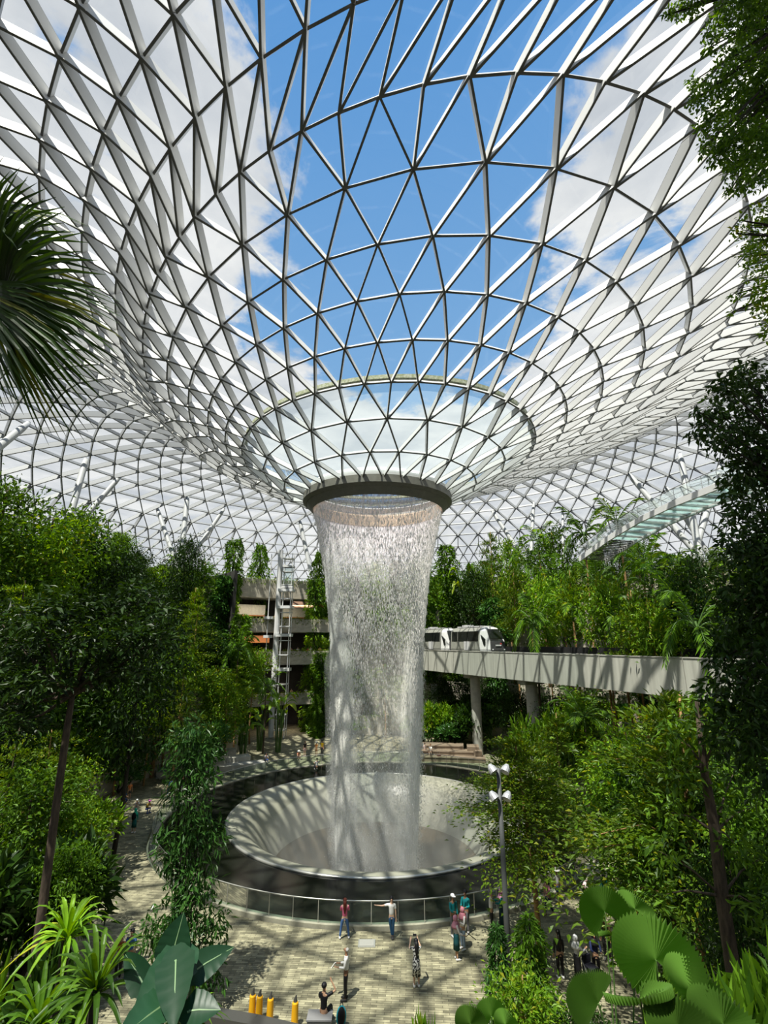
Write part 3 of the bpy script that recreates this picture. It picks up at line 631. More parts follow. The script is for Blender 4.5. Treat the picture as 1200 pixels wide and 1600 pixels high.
# train carriages: local x along the track (nose at +x), y across (near side -y), z up
trainw = principled('train_white', (0.74, 0.74, 0.72), 0.35); traing = principled('train_grey', (0.27, 0.27, 0.235), 0.4)
trainglass = principled('train_dark_glass', (0.012, 0.014, 0.013), 0.12, spec=0.6); trainroof = principled('train_roof_grey', (0.5, 0.5, 0.5), 0.5)
def train_car(s_nose, label, L_=8.6):
    R = Matrix.Rotation(math.atan2(BD.y, BD.x), 4, 'Z'); p = P0+Vector((0, 0, ZT))+along(s_nose, 2.25, -.30)
    o = empty('train_carriage', p, math.atan2(BD.y, BD.x)); tag(o, label, 'train carriage', 'driverless train carriages')
    # section (y,z) of the shell
    sec = [(-1.32, .25), (-1.38, .6), (-1.34, 1.5), (-1.22, 2.75), (-.95, 3.15), (-.4, 3.28), (.4, 3.28), (.95, 3.15), (1.22, 2.75), (1.34, 1.5), (1.38, .6), (1.32, .25)]
    mb = MB(); vs = []; fs = []; xs = [(-L_, 1), (-1.9, 1)]
    for x, k in xs: vs += [(x, y*k, z) for y, z in sec]
    n = len(sec)
    fs += [(i, (i+1) % n, n+(i+1) % n, n+i) for i in range(n)]; fs += [tuple(range(n))[::-1], tuple(range(n, 2*n))]
    mb.add(vs, fs); mb.build('body', traing, o)
    # nose: white raked hood with dark lower panel
    def nose(x_at):   # x by height: bulges forward at waist
        return x_at
    mb = MB(); vs = []
    prof = [(.2, .0), (.55, .05), (1.55, -.12), (1.75, -.10), (3.0, -.95), (3.25, -1.25)]
    side = [(-1.9, y, z) for y, z in sec]
    front = []
    for y, z in sec:
        xx = float(np.interp(z, [q[0] for q in prof], [q[1] for q in prof])); front.append((xx-.25*abs(y)/1.3, y*.93, z))
    vs = side+front; fs = [(i, (i+1) % n, n+(i+1) % n, n+i) for i in range(n)]+[tuple(range(n))[::-1], tuple(range(n, 2*n))]
    mb.add(vs, fs); mb.build('nose_hood', trainw, o)
    def patch(name, pts, mat, th=.04, parent=o):
        P = [Vector(q) for q in pts]; nn = (P[1]-P[0]).cross(P[2]-P[0]).normalized(); m = len(P); mb = MB()
        mb.add([q-nn*th for q in P]+[q+nn*th for q in P], [tuple(range(m))[::-1], tuple(range(m, 2*m))]+[(i, (i+1) % m, m+(i+1) % m, m+i) for i in range(m)])
        return mb.build(name, mat, parent)
    patch('windscreen', [(-.13, -.98, 1.82), (-.13, .98, 1.82), (-.93, .86, 2.95), (-.93, -.86, 2.95)], trainglass, .05)
    lp = patch('lower_panel', [(.02, -1.08, .45), (.02, 1.08, .45), (-.12, .98, 1.5), (-.12, -.98, 1.5)], principled('train_charcoal', (.07, .07, .07), .4) if 'train_charcoal' not in MATS else MATS['train_charcoal'], .09)
    for k in range(7):
        patch('lettering', [(.11-.0, -.42+k*.12, .98), (.11, -.34+k*.12, .98), (.09, -.34+k*.12, 1.12), (.09, -.42+k*.12, 1.12)], trainw, .015, lp)
    patch('logo', [(.10, .28, 1.17), (.10, .44, 1.17), (.085, .44, 1.32), (.085, .28, 1.32)], MATS['red_edge'], .02, lp)
    for sgn in (-1, 1):
        y = 1.30*sgn; yl = 1.40*sgn
        for x0, x1 in ((-8.3, -7.0), (-6.8, -4.6), (-4.5, -2.2)):
            patch('side_window', [(x0, yl-.06*sgn, 1.55), (x1, yl-.06*sgn, 1.55), (x1, 1.27*sgn, 2.75), (x0, 1.27*sgn, 2.75)], trainglass)
        patch('door', [(-5.3, 1.40*sgn, .45), (-4.1, 1.40*sgn, .45), (-4.1, 1.38*sgn, 1.5), (-5.3, 1.38*sgn, 1.5)], trainroof)
        patch('corner_window', [(-1.55, 1.36*sgn, 2.3), (-1.0, 1.31*sgn, 1.0), (-.72, 1.31*sgn, 1.1), (-.75, 1.28*sgn, 1.75)], trainglass, .06)
        patch('headlamp', [(.0, .75*sgn, .5), (.0, .95*sgn, .5), (-.02, .95*sgn, .62), (-.02, .75*sgn, .62)], trainw, .12)
    mb = MB(); mb.box((-5, 0, 3.34), (5.5, 1.5, .16)); mb.box((-6.5, .1, 3.5), (1.2, 1.0, .2)); mb.build('roof_unit', trainroof, o)
    mb = MB(); mb.box((-L_/2, 0, .08), (L_-1, 2.1, .42)); mb.build('underframe', darksteel, o)
    return o
train_car(21.0, 'leading white and grey train carriage with a dark windscreen on the guideway')
train_car(11.6, 'second train carriage half veiled by the right edge of the waterfall')

# ------------------------------------------------------------------ glass footbridge at upper right
bpts = [Vector(p) for p in ((21.6, 50.0, 21.6), (22.9, 46.0, 22.9), (24.0, 42.0, 23.75), (25.0, 38.0, 24.2), (25.9, 34.0, 24.35), (26.9, 29.0, 24.3), (28.0, 23.0, 24.0))]
br = empty('footbridge', bpts[0]); tag(br, 'arched glass floored footbridge with steel railings above the right hand trees', 'footbridge')
def bside(i, off): 
    d = bpts[min(i+1, 6)]-bpts[max(i-1, 0)]; x = Vector((d.y, -d.x, 0)).normalized(); return bpts[i]+x*off-bpts[0]
W2 = 1.6
mb = MB()
for s in (-1, 1):
    for i in range(6): mb.bar(bside(i, s*W2), bside(i+1, s*W2), .18, .5)
mb.build('edge_beam', steel, br)
fine = []
for i in range(1, 6):
    for k in range(4):
        t0, t1 = k/4+.03, (k+1)/4-.03; fine.append((i, t0, t1))
mb = MB(); mc = MB()
for q, (i, t0, t1) in enumerate(fine):
    a = [bside(i, s*(W2-.15)).lerp(bside(i+1, s*(W2-.15)), t) for s, t in ((-1, t0), (1, t0), (1, t1), (-1, t1))]
    mb.add([v+Vector((0, 0, -.03)) for v in a]+[v+Vector((0, 0, .03)) for v in a], [(0, 1, 2, 3)[::-1], (4, 5, 6, 7), (0, 1, 5, 4), (1, 2, 6, 5), (2, 3, 7, 6), (3, 0, 4, 7)])
    b0, b1 = bside(i, -W2).lerp(bside(i+1, -W2), t1+.03), bside(i, W2).lerp(bside(i+1, W2), t1+.03)
    mc.bar(b0-Vector((0, 0, .1)), b1-Vector((0, 0, .1)), .09, .16)
mb.build('glass_floor', bridgeglass, br); mc.build('cross_beam_frame', brushed, br)
mb = MB()
for k in range(14):
    t0, t1 = k/14, (k+.7)/14
    a, b = bside(0, 0).lerp(bside(1, 0), t0), bside(0, 0).lerp(bside(1, 0), t1); x = (bside(0, 1)-bside(0, 0))
    mb.bar((a+b)/2-x*W2*.95, (a+b)/2+x*W2*.95, (b-a).length, .06)
mb.build('stair_treads', darksteel, br)['label'] = 'dark stair treads at the lower end'
pm_ = MB().tube([(0, 0, 0), (0, 0, 1.25)], .03, 5).mesh('post', brushed)
for s in (-1, 1):
    for i in range(6):
        for k in range(3): obj('post', pm_, br).location = bside(i, s*W2).lerp(bside(i+1, s*W2), k/3)
mb = MB()
for s in (-1, 1):
    for i in range(6):
        mb.tube([bside(i, s*W2)+Vector((0, 0, 1.25)), bside(i+1, s*W2)+Vector((0, 0, 1.25))], .035, 5)
        mb.tube([bside(i, s*W2)+Vector((0, 0, .7)), bside(i+1, s*W2)+Vector((0, 0, .7))], .02, 5)
mb.build('handrail', brushed, br)
mb = MB()
for s in (-1, 1):
    for i in range(6):
        a, b = bside(i, s*W2)+Vector((0, 0, .75)), bside(i+1, s*W2)+Vector((0, 0, .75)); mb.bar(a, b, .02, .8)
mb.build('side_glass', clearglass, br)

# ------------------------------------------------------------------ roof struts
strut((135, 716), (97, 850), -6, .42, 'tall grey roof strut above the left slope, leaning right, thickest there')
strut((190, 742), (137, 803), -4, .36, 'short roof strut right of the tall one above the left slope')
strut((46, 660), (-6, 702), -5, .42, 'roof strut cut by the left edge below the fan palm')
strut((245, 793), (279, 892), -4, .36, 'roof strut left of the upright one, leaning left, over the left trees')
strut((293, 774), (281, 892), -5, .42, 'nearly upright roof strut in the middle of a fan of three')
strut((351, 794), (305, 862), -4, .34, 'thin roof strut leaning right beside the fan of three')
strut((468, 812), (486, 895), -3, .40, 'roof strut behind the left edge of the waterfall beside the lift tower')
strut((507, 855), (497, 890), -2, .36, 'short strut touching the left edge of the water curtain')
strut((768, 797), (803, 850), -4, .40, 'slanting white roof strut right of the water curtain')
strut((834, 783), (829, 880), -5, .34, 'upright roof strut among the right hand trees')
strut((879, 790), (880, 850), -4, .26, 'slim upright roof post left of the footbridge')
strut((980, 738), (1038, 806), -5, .48, 'thick roof strut slanting down to the middle of the footbridge')
strut((1062, 708), (1080, 800), -5, .5, 'thick upright roof strut behind the footbridge')
strut((1128, 722), (1092, 842), -5, .46, 'white roof strut leaning right behind the footbridge end')
strut((1040, 760), (1094, 846), -3, .40, 'white strut leaning left under the footbridge')

# ------------------------------------------------------------------ benches, lamp post and small fittings
def placed(name, label, cat, px, py, z=0.0, rotz=0.0, group=None):
    o = empty(name, ground(px, py, z), rotz); return tag(o, label, cat, group)
bn = empty('stone_bench', ground(705, 1192), math.radians(-8)); tag(bn, 'stepped brown stone bench in three tiers beyond the pool, right of the waterfall', 'bench')
for i, (x0, x1, nm) in enumerate(((-4.2, 3.9, 'lower_tier'), (-4.6, 2.6, 'middle_tier'), (-5.2, 1.5, 'upper_tier'))):
    mb = MB(); mb.box(((x0+x1)/2, 1.2+i*1.3, .12+.37*i), (x1-x0, 1.9, .75+.02*i)); mb.box(((x0+x1)/2, .65+i*1.3, .45+.37*i), (x1-x0, .9, .1)); mb.build(nm, wood, bn)
mb = MB(); mb.box((2.6, 2.9, .9), (1.4, 1.8, .9)); mb.box((3.2, 1.8, .8), (.8, 1.2, .5)); mb.build('end_block', wood, bn)
st = empty('seating_steps', ground(385, 1202)+Vector((0, 0, 0)), math.radians(24)); tag(st, 'grey stone seating steps beyond the pool, left of the waterfall', 'seating steps')
for i in range(4):
    mb = MB(); mb.box((-3.5-i*.8, .6+i*1.5, .25+.45*i), (11-i*1.2, 1.6, .55+.05*i)); mb.build('step_tier', concrete, st)
for x, y, z in ((-2, 1.2, .9), (-3.2, 4.0, 1.8), (-6.2, 1.2, .9)):
    mb = MB(); mb.tube([(x, y-.6, z-.3), (x, y-.6, z+.55), (x-.1, y+1.2, z+1.15), (x-.1, y+1.2, z+.4)], .04, 6); mb.build('handrail', brushed, st)

lamp = empty('lamp_post', ground(803.6, 1700)); lamp.location = (4.26, 20.0, 0); tag(lamp, 'slim dark grey lamp post with paired floodlights on the right of the plaza', 'lamp post')
mb = MB(); mb.tube([(0, 0, 0), (0, 0, 4.5), (0, 0, 8.85)], [.11, .10, .075], 12); mb.tube([(0, 0, 0), (0, 0, .5)], .16, 12); mb.build('pole', lampgrey, lamp, True)
floods = []
for z, w in ((8.75, .27), (7.85, .27)):
    mb = MB(); mb.bar((-w, 0, z), (w, 0, z), .06, .06); arm = mb.build('arm', lampgrey, lamp)
    for sgn in (-1, 1):
        mb = MB(); R = Matrix.Rotation(.6*sgn, 3, 'Y') @ Matrix.Rotation(-.5, 3, 'X'); c = Vector((w*sgn, -.1, z+.12))
        mb.tube([c+R @ Vector((0, 0, -.16)), c, c+R @ Vector((0, 0, .14))], [.17, .15, .07], 12); h = mb.build('floodlight', principled('lamp_silver', (.45, .46, .48), .3, .4) if 'lamp_silver' not in MATS else MATS['lamp_silver'], arm, False)
yel = principled('bollard_yellow', (.75, .38, .01), .5); 
for i, (x, y) in enumerate(((393, 1592), (404, 1594), (421, 1598), (460, 1604))):
    o = placed('bollard', ['short yellow bollard with a dark top, leftmost of the four by the planter edge', 'second yellow bollard from the left by the planter edge', 'third yellow bollard from the left by the planter edge', 'yellow bollard nearest the seated man in black'][i], 'bollard', x, y, group='yellow bollards')
    mb = MB(); mb.tube([(0, 0, 0), (0, 0, .7), (0, 0, .74)], [.13, .115, .09], 12); mb.build('body', yel, o, False)
    mb = MB(); mb.tube([(0, 0, .74), (0, 0, .80), (.03, 0, .93)], [.08, .06, .02], 8); mb.build('top_loop', darksteel, o)
hc = placed('drain_cover', 'pale grey square drain cover set in the paving below the railing', 'drain cover', 573, 1475)
mb = MB(); mb.box((0, 0, .02), (.78, .6, .04)); mb.build('frame', rimsteel, hc)
mb = MB(); mb.box((0, 0, .045), (.66, .48, .02)); mb.build('plate', principled('plate_grey', (.30, .30, .27), .5), hc)
pw = empty('planter_wall', ground(460, 1606)); tag(pw, 'low dark curved planter edge at the bottom of the plaza', 'planter wall')
c = pw.location; mb = MB()
pts = [ground(x, y)-c for x, y in ((230, 1572), (330, 1590), (400, 1603), (480, 1622), (600, 1640))]
for a, b in zip(pts, pts[1:]): mb.bar(a+Vector((0, -.35, .2)), b+Vector((0, -.35, .2)), .5, .42)
mb.build('wall_body', principled('dark_planter', (.05, .05, .045), .7), pw)

# ------------------------------------------------------------------ plants: one mesh set per kind, then placed one by one
def unit(a): return a/np.maximum(np.linalg.norm(a, axis=1)[:, None], 1e-6)
def leaf_arrays(C, D, U, Ls, Ws, fold=0.25, wpos=0.45):
    """one folded four cornered leaf per row: base C, direction D, up U"""
    D = unit(D); S = unit(np.cross(D, U)); U = np.cross(S, D); n = len(C); Ls = np.asarray(Ls)[:, None]; Ws = np.asarray(Ws)[:, None]
    m = C+D*Ls*wpos+U*Ws*fold
    V = np.stack([C, m-S*Ws/2, C+D*Ls-U*Ls*0.08, m+S*Ws/2], 1).reshape(-1, 3)
    o = np.arange(n)[:, None]*4
    return V, np.concatenate([o+np.array([0, 1, 2]), o+np.array([0, 2, 3])])
def leaf_mesh(name, C, D, U, Ls, Ws, mat, fold=0.25, wpos=0.45):
    V, F = leaf_arrays(C, D, U, Ls, Ws, fold, wpos); return mesh_np(name, V, [F], [mat])
def rnd_dirs(rs, n): return unit(rs.normal(size=(n, 3)))
UP = np.array([0, 0, 1.0])

def mk_tree(seed, h, cw, n, leafL, mat, barkm, bare=0.35, shape='oval', tr=0.11, nb=16, lean=0.05, vase=False):
    """trunk with branches + crown of leaves gathered round the twigs"""
    rs = np.random.default_rng(seed); mb = MB()
    tp = [Vector((lean*h*(t**1.5)*math.cos(seed)+.12*math.sin(3*t+seed), lean*h*(t**1.5)*math.sin(seed)+.10*math.sin(4*t), h*.93*t)) for t in np.linspace(0, 1, 8)]
    tp[0] = Vector((0, 0, -.3))
    mb.tube(tp, [tr*(1.15-.85*t) for t in np.linspace(0, 1, 8)], 8)
    tw = []
    for b in range(nb):
        t = bare+(0.97-bare)*(b+.5)/nb; k = min(6, int(t*7)); p = tp[k].lerp(tp[k+1], t*7-k)
        if shape == 'oval': w = cw*math.sin(PI*min(1, max(.08, (t-bare)/(1.06-bare)))**.8)
        elif shape == 'tier': w = cw*(1.05-.75*(t-bare)/(1-bare))*(1 if b % 3 != 2 else .55)
        elif shape == 'umbrella': w = cw*(.35+.65*(t-bare)/(1-bare))
        else: w = cw*(.85+.15*math.sin(9*t))
        a = b*2.4+rs.uniform(-.4, .4); rise = {'oval': .35, 'tier': .06, 'umbrella': .5, 'column': -.1}[shape]
        q = p+Vector((math.cos(a)*w, math.sin(a)*w, rise*w+rs.uniform(-.15, .15))); m = p.lerp(q, .5)+Vector((0, 0, .12*w))
        mb.tube([p, m, q], [tr*.35*(1.1-t), tr*.22*(1.1-t), .012], 5, False)
        tw.append((np.array(p), np.array(m), np.array(q), w))
    trunk = mb.mesh('trunk', barkm, True)
    per = n//len(tw); Cs, Ds, Us = [], [], []
    for p, m, q, w in tw:
        k = int(per*max(.35, w/cw)*1.25); t = rs.uniform(.15, 1.08, k)[:, None]**.75
        c = (1-t)**2*p+2*t*(1-t)*m+t**2*q
        if shape == 'tier': sp = np.array([.24, .24, .035])*w+.05
        else: sp = np.array([.22, .22, .20])*w+.10
        c = c+rs.normal(size=(k, 3))*sp*(.4+.8*t)
        out_ = c-np.array(tp[4]); out_[:, 2] *= .3
        if shape == 'tier': d = unit(out_)+rs.normal(size=(k, 3))*np.array([.8, .8, .18]); u = UP+rs.normal(size=(k, 3))*.35
        else: d = unit(out_)*.7+rs.normal(size=(k, 3))*.7+np.array([0, 0, -.35]); u = UP+rs.normal(size=(k, 3))*.6
        Cs.append(c); Ds.append(d); Us.append(u)
    C, D, U = np.concatenate(Cs), np.concatenate(Ds), np.concatenate(Us); k = len(C)
    return {'trunk': trunk, 'foliage': leaf_mesh('foliage', C, D, U, leafL*rs.uniform(.6, 1.25, k), leafL*rs.uniform(.28, .5, k), mat)}, h
def mk_bush(seed, h, w, n, leafL, mat, ratio=.42, up=.2):
    rs = np.random.default_rng(seed); nl = 7
    cent = np.stack([rs.uniform(-.55, .55, nl)*w, rs.uniform(-.55, .55, nl)*w, rs.uniform(.3, .75, nl)*h], 1); rr = rs.uniform(.28, .5, nl)*w
    j = rs.integers(0, nl, n); d = rnd_dirs(rs, n); d[:, 2] = np.abs(d[:, 2])*.9-.25; c = cent[j]+d*rr[j][:, None]*rs.uniform(.6, 1.05, n)[:, None]*np.array([1, 1, .8*h/w if h < w else 1.0])
    c[:, 2] = np.clip(c[:, 2], .05, h)
    D = d+rs.normal(size=(n, 3))*.5+np.array([0, 0, up]); U = UP+d*.5+rs.normal(size=(n, 3))*.4
    mb = MB()
    for q in cent: mb.tube([(q[0]*.15, q[1]*.15, -.2), (q[0]*.6, q[1]*.6, q[2]*.5), tuple(q)], [.05, .035, .015], 5, False)
    return {'stem': mb.mesh('stem', darkbark), 'foliage': leaf_mesh('foliage', c, D, U, leafL*rs.uniform(.6, 1.3, n), leafL*ratio*rs.uniform(.7, 1.2, n), mat)}, h
def mk_column(seed, h, w, n, leafL, mat):
    """climber covered narrow column of foliage"""
    rs = np.random.default_rng(seed); t = rs.uniform(0, 1, n); a = rs.uniform(0, 2*PI, n)
    ww = w*(.62+.38*np.sin(t*17+seed)*np.cos(a*2+t*9))*np.where(t > .93, (1-t)/.07*.7+.3, 1)*rs.uniform(.55, 1.1, n)
    C = np.stack([ww*np.cos(a), ww*np.sin(a), t*h], 1); d = np.stack([np.cos(a), np.sin(a), -.35+0*a], 1)+rs.normal(size=(n, 3))*.55
    U = UP+d*.4+rs.normal(size=(n, 3))*.4; mb = MB(); mb.tube([(0, 0, -.3), (.05, 0, h*.5), (0, .05, h*.95)], [.13, .11, .05], 8)
    return {'trunk': mb.mesh('trunk', darkbark, True), 'foliage': leaf_mesh('foliage', C, d, U, leafL*rs.uniform(.6, 1.3, n), leafL*.32*rs.uniform(.7, 1.3, n), mat)}, h
def frond_pts(rs, a, L_, rise, droop, n=9):
    t = np.linspace(0, 1, n); r = L_*t*(1-.12*t); z = rise*L_*t-droop*L_*t**2.2
    return np.stack([r*np.cos(a), r*np.sin(a), z], 1)
def mk_palm(seed, h, L_, nf, mat, barkm, tr=.075, leafw=.07, ll=.55):
    rs = np.random.default_rng(seed); mb = MB(); tp = [Vector((.18*math.sin(2*t+seed)*t*h*.15, .15*math.cos(3*t+seed)*t*h*.12, h*t)) for t in np.linspace(0, 1, 7)]; tp[0].z = -.3
    mb.tube(tp, [tr*(1.2-.45*t) for t in np.linspace(0, 1, 7)], 8); top = np.array(tp[-1])
    mc = MB(); mc.tube([tp[-1]-Vector((0, 0, .1)), tp[-1]+Vector((0, 0, .5))], [tr*1.1, tr*.5], 8)
    Cs, Ds, Us, Ls = [], [], [], []
    for f in range(nf):
        a = f*2.4+rs.uniform(-.3, .3); q = f/nf; P = frond_pts(rs, a, L_*rs.uniform(.8, 1.1), 1.05-.95*q, .55+.25*q, 10)+top+np.array([0, 0, .35])
        mc.tube([Vector(p) for p in P], list(np.linspace(.028, .006, 10)), 4, False)
        m = 24; t = np.linspace(.14, 1, m); pp = np.stack([np.interp(t, np.linspace(0, 1, 10), P[:, i]) for i in range(3)], 1)
        tang = unit(np.gradient(pp, axis=0)); side = unit(np.cross(tang, UP)); up = np.cross(side, tang)
        for s in (-1, 1):
            Cs.append(pp); Ds.append(side*s*1.0+tang*.75+up*.12-UP*.28+rs.normal(size=(m, 3))*.07); Us.append(up); Ls.append(ll*L_/2.2*np.sin(PI*np.clip(t, .12, .93))**.6*rs.uniform(.85, 1.1, m))
    C, D, U, Lv = map(np.concatenate, (Cs, Ds, Us, Ls))
    return {'trunk': mb.mesh('trunk', barkm, True), 'crownshaft': mc.mesh('crownshaft', stem_green, True), 'foliage': leaf_mesh('foliage', C, D, U, Lv, np.full(len(C), leafw*L_/2.2), mat, .15, .4)}, h+L_*.55
def blade(path, widths, up, fold=.12, wav=0.0, seed=0):
    """one broad leaf blade along a path: returns V, quads"""
    P = np.array(path); m = len(P); T = unit(np.gradient(P, axis=0)); S = unit(np.cross(T, np.array(up, float)[None]+0*T)); Un = np.cross(S, T); W = np.array(widths)[:, None]
    wv = wav*np.sin(np.arange(m)*2.1+seed)[:, None]
    cols = [P-S*W+Un*(W*fold+wv*W), P-S*W*.5+Un*W*fold*.25, P, P+S*W*.5+Un*W*fold*.25, P+S*W+Un*(W*fold-wv*W)]
    V = np.stack(cols, 1).reshape(-1, 3); F = []
    for i in range(m-1):
        for j in range(4): F.append((i*5+j, i*5+j+1, (i+1)*5+j+1, (i+1)*5+j))
    return V, np.array(F)
def join(parts):
    V, F, o = [], [], 0
    for v, f in parts: V.append(v); F.append(f+o); o += len(v)
    return np.concatenate(V), np.concatenate(F)
def mk_paddle(seed, h, nl, mat, lw=.22, ll=1.3):
    rs = np.random.default_rng(seed); mb = MB(); parts = []
    for i in range(nl):
        a = i*2.4+rs.uniform(-.4, .4); H = h*rs.uniform(.45, .75); r = .25*h*rs.uniform(.4, .9)*.6; b = np.array([.12*math.cos(a), .12*math.sin(a), 0]); top = np.array([r*math.cos(a), r*math.sin(a), H]); L_ = ll*rs.uniform(.75, 1.15)
        mb.tube([Vector(b)-Vector((0, 0, .2)), Vector((b+top)/2+np.array([0, 0, .15*H])), Vector(top)], [.035, .028, .018], 5, False)
        t = np.linspace(0, 1, 8); P = top+np.stack([L_*t*.75*math.cos(a), L_*t*.75*math.sin(a), L_*(.75*t-.75*t**2)], 1)
        parts.append(blade(P, lw*np.sin(PI*np.clip(t*.93+.04, 0, 1))**.7*L_/1.3, (0, 0, 1), .25, .05, i))
    V, F = join(parts)
    return {'stem': mb.mesh('stem', stem_green), 'foliage': mesh_np('foliage', V, [F], [mat])}, h
def mk_fern(seed, r, nf, mat):
    rs = np.random.default_rng(seed); Cs, Ds, Us, Ls = [], [], [], []; mc = MB()
    for f in range(nf):
        a = f*2.4; P = frond_pts(rs, a, r*rs.uniform(.75, 1.1), 1.0*rs.uniform(.6, 1.2), .85, 8); mc.tube([Vector(p) for p in P], list(np.linspace(.012, .004, 8)), 4, False)
        m = 22; t = np.linspace(.08, 1, m); pp = np.stack([np.interp(t, np.linspace(0, 1, 8), P[:, i]) for i in range(3)], 1); tang = unit(np.gradient(pp, axis=0)); side = unit(np.cross(tang, UP)); up = np.cross(side, tang)
        for s in (-1, 1): Cs.append(pp); Ds.append(side*s+tang*.4); Us.append(up); Ls.append(.24*r*np.sin(PI*np.clip(t, .1, .97))**.8)
    C, D, U, Lv = map(np.concatenate, (Cs, Ds, Us, Ls))
    return {'stem': mc.mesh('stem', stem_green), 'foliage': leaf_mesh('foliage', C, D, U, Lv, np.full(len(C), .07*r), mat, .1)}, r
def mk_rosette(seed, L_, n, w, mat, stemh=.5):
    rs = np.random.default_rng(seed); parts = []; mb = MB(); mb.tube([(0, 0, -.2), (0, 0, stemh)], [.05, .04], 7)
    for i in range(n):
        a = i*2.4+rs.uniform(-.2, .2); q = i/n; L2 = L_*rs.uniform(.75, 1.1); t = np.linspace(0, 1, 7); rise = 1.3-1.1*q
        P = np.stack([L2*t*math.cos(a)*(.45+.5*q), L2*t*math.sin(a)*(.45+.5*q), stemh-.1+L2*(rise*t-.62*t**2.3)], 1)
        parts.append(blade(P, w*np.sin(PI*np.clip(t*.9+.08, 0, 1))**.8, (0, 0, 1), .35))
    V, F = join(parts); return {'stem': mb.mesh('stem', darkbark), 'foliage': mesh_np('foliage', V, [F], [mat])}, L_

PROTO = {
 'green_tree': [mk_tree(1, 9.5, 2.1, 5200, .30, L_mid, bark), mk_tree(2, 8.5, 1.9, 4600, .28, L_mid, tanbark, .3), mk_tree(3, 10.5, 2.0, 5200, .32, L_mid, bark, .4)],
 'dark_tree': [mk_tree(4, 10, 2.5, 5600, .30, L_dark, darkbark, .3), mk_tree(5, 9, 2.2, 5200, .28, L_dark, darkbark, .35)],
 'bright_tree': [mk_tree(6, 8, 1.7, 4800, .26, L_bright, tanbark, .3, nb=18), mk_tree(7, 9, 1.6, 4600, .28, L_bright, bark, .3, 'column', nb=20)],
 'tiered_tree': [mk_tree(8, 8.5, 2.6, 6400, .20, L_yel, tanbark, .38, 'tier', nb=21), mk_tree(9, 9.5, 2.4, 6400, .20, L_yel, bark, .35, 'tier', nb=24)],
 'pole_tree': [mk_tree(41, 9.0, 1.5, 3600, .22, L_yel, tanbark, .62, 'tier', .085, 14, .03), mk_tree(42, 8.0, 1.5, 3400, .26, L_bright, tanbark, .6, 'oval', .08, 12, .03)],
 'fine_tree': [mk_tree(31, 8.5, 3.0, 15000, .21, L_yel, tanbark, .43, 'tier', nb=30)],
 'glossy_bush': [mk_bush(10, 2.2, 1.8, 2000, .30, L_blue, .36, .5), mk_bush(11, 1.6, 1.7, 1700, .26, L_blue, .4, .5)],
 'bright_bush': [mk_bush(12, 2.0, 1.7, 2100, .24, L_bright), mk_bush(13, 1.5, 1.9, 1900, .22, L_bright)],
 'dark_bush': [mk_bush(14, 2.2, 1.9, 2000, .28, L_dark), mk_bush(15, 1.8, 1.9, 1900, .30, L_mid)],
 'feather_palm': [mk_palm(16, 5.2, 2.3, 11, L_mid, tanbark), mk_palm(17, 6.4, 2.1, 10, L_bright, tanbark), mk_palm(18, 3.6, 2.5, 12, L_mid, bark)],
 'paddle_plant': [mk_paddle(19, 3.4, 11, L_bright), mk_paddle(20, 2.8, 10, L_mid, .26, 1.2)],
 'climber_column': [mk_column(21, 8.5, .95, 4800, .34, L_blue), mk_column(22, 7.5, .95, 4600, .30, L_mid)],
 'fern': [mk_fern(23, 1.4, 16, L_bright)],
 'rosette': [mk_rosette(24, 1.5, 46, .052, L_mid), mk_rosette(25, 1.5, 40, .055, L_bright)],
}
WHAT = {'pole_tree': ('pole_tree', 'long tan trunked tree', 'tree'), 'fine_tree': ('tiered_tree', 'tiered yellow green tree', 'tree'), 'green_tree': ('leafy_tree', 'slim leafy green tree', 'tree'), 'dark_tree': ('shade_tree', 'dense dark green tree', 'tree'),
        'bright_tree': ('sapling_tree', 'narrow bright green tree', 'tree'), 'tiered_tree': ('tiered_tree', 'tiered yellow green tree', 'tree'),
        'glossy_bush': ('glossy_shrub', 'glossy blue green shrub', 'shrub'), 'bright_bush': ('bright_shrub', 'bright green rounded shrub', 'shrub'), 'dark_bush': ('dark_shrub', 'dark green broad shrub', 'shrub'),
        'feather_palm': ('feather_palm', 'tan trunked feather palm', 'palm'), 'paddle_plant': ('paddle_plant', 'broad paddle leaved plant', 'plant'),
        'climber_column': ('climber_column', 'narrow column of climbing foliage', 'climbing plant'), 'fern': ('fern', 'bright arching fern', 'fern'), 'rosette': ('rosette_plant', 'strap leaved rosette plant', 'plant')}
PLANTS = []
def plant(kind, var, loc, scale=1.0, rz=None, label=None, zone=None, tilt=None):
    parts, h = PROTO[kind][var % len(PROTO[kind])]; nm, desc, cat = WHAT[kind]
    o = empty(nm, loc, RNG.uniform(0, 2*PI) if rz is None else rz, scale)
    if tilt: o.rotation_euler = (tilt[0], tilt[1], o.rotation_euler[2])
    for pn, me in parts.items(): obj(pn, me, o)
    o['category'] = cat
    if label: o['label'] = label
    else: PLANTS.append((o, desc, zone))
    return o

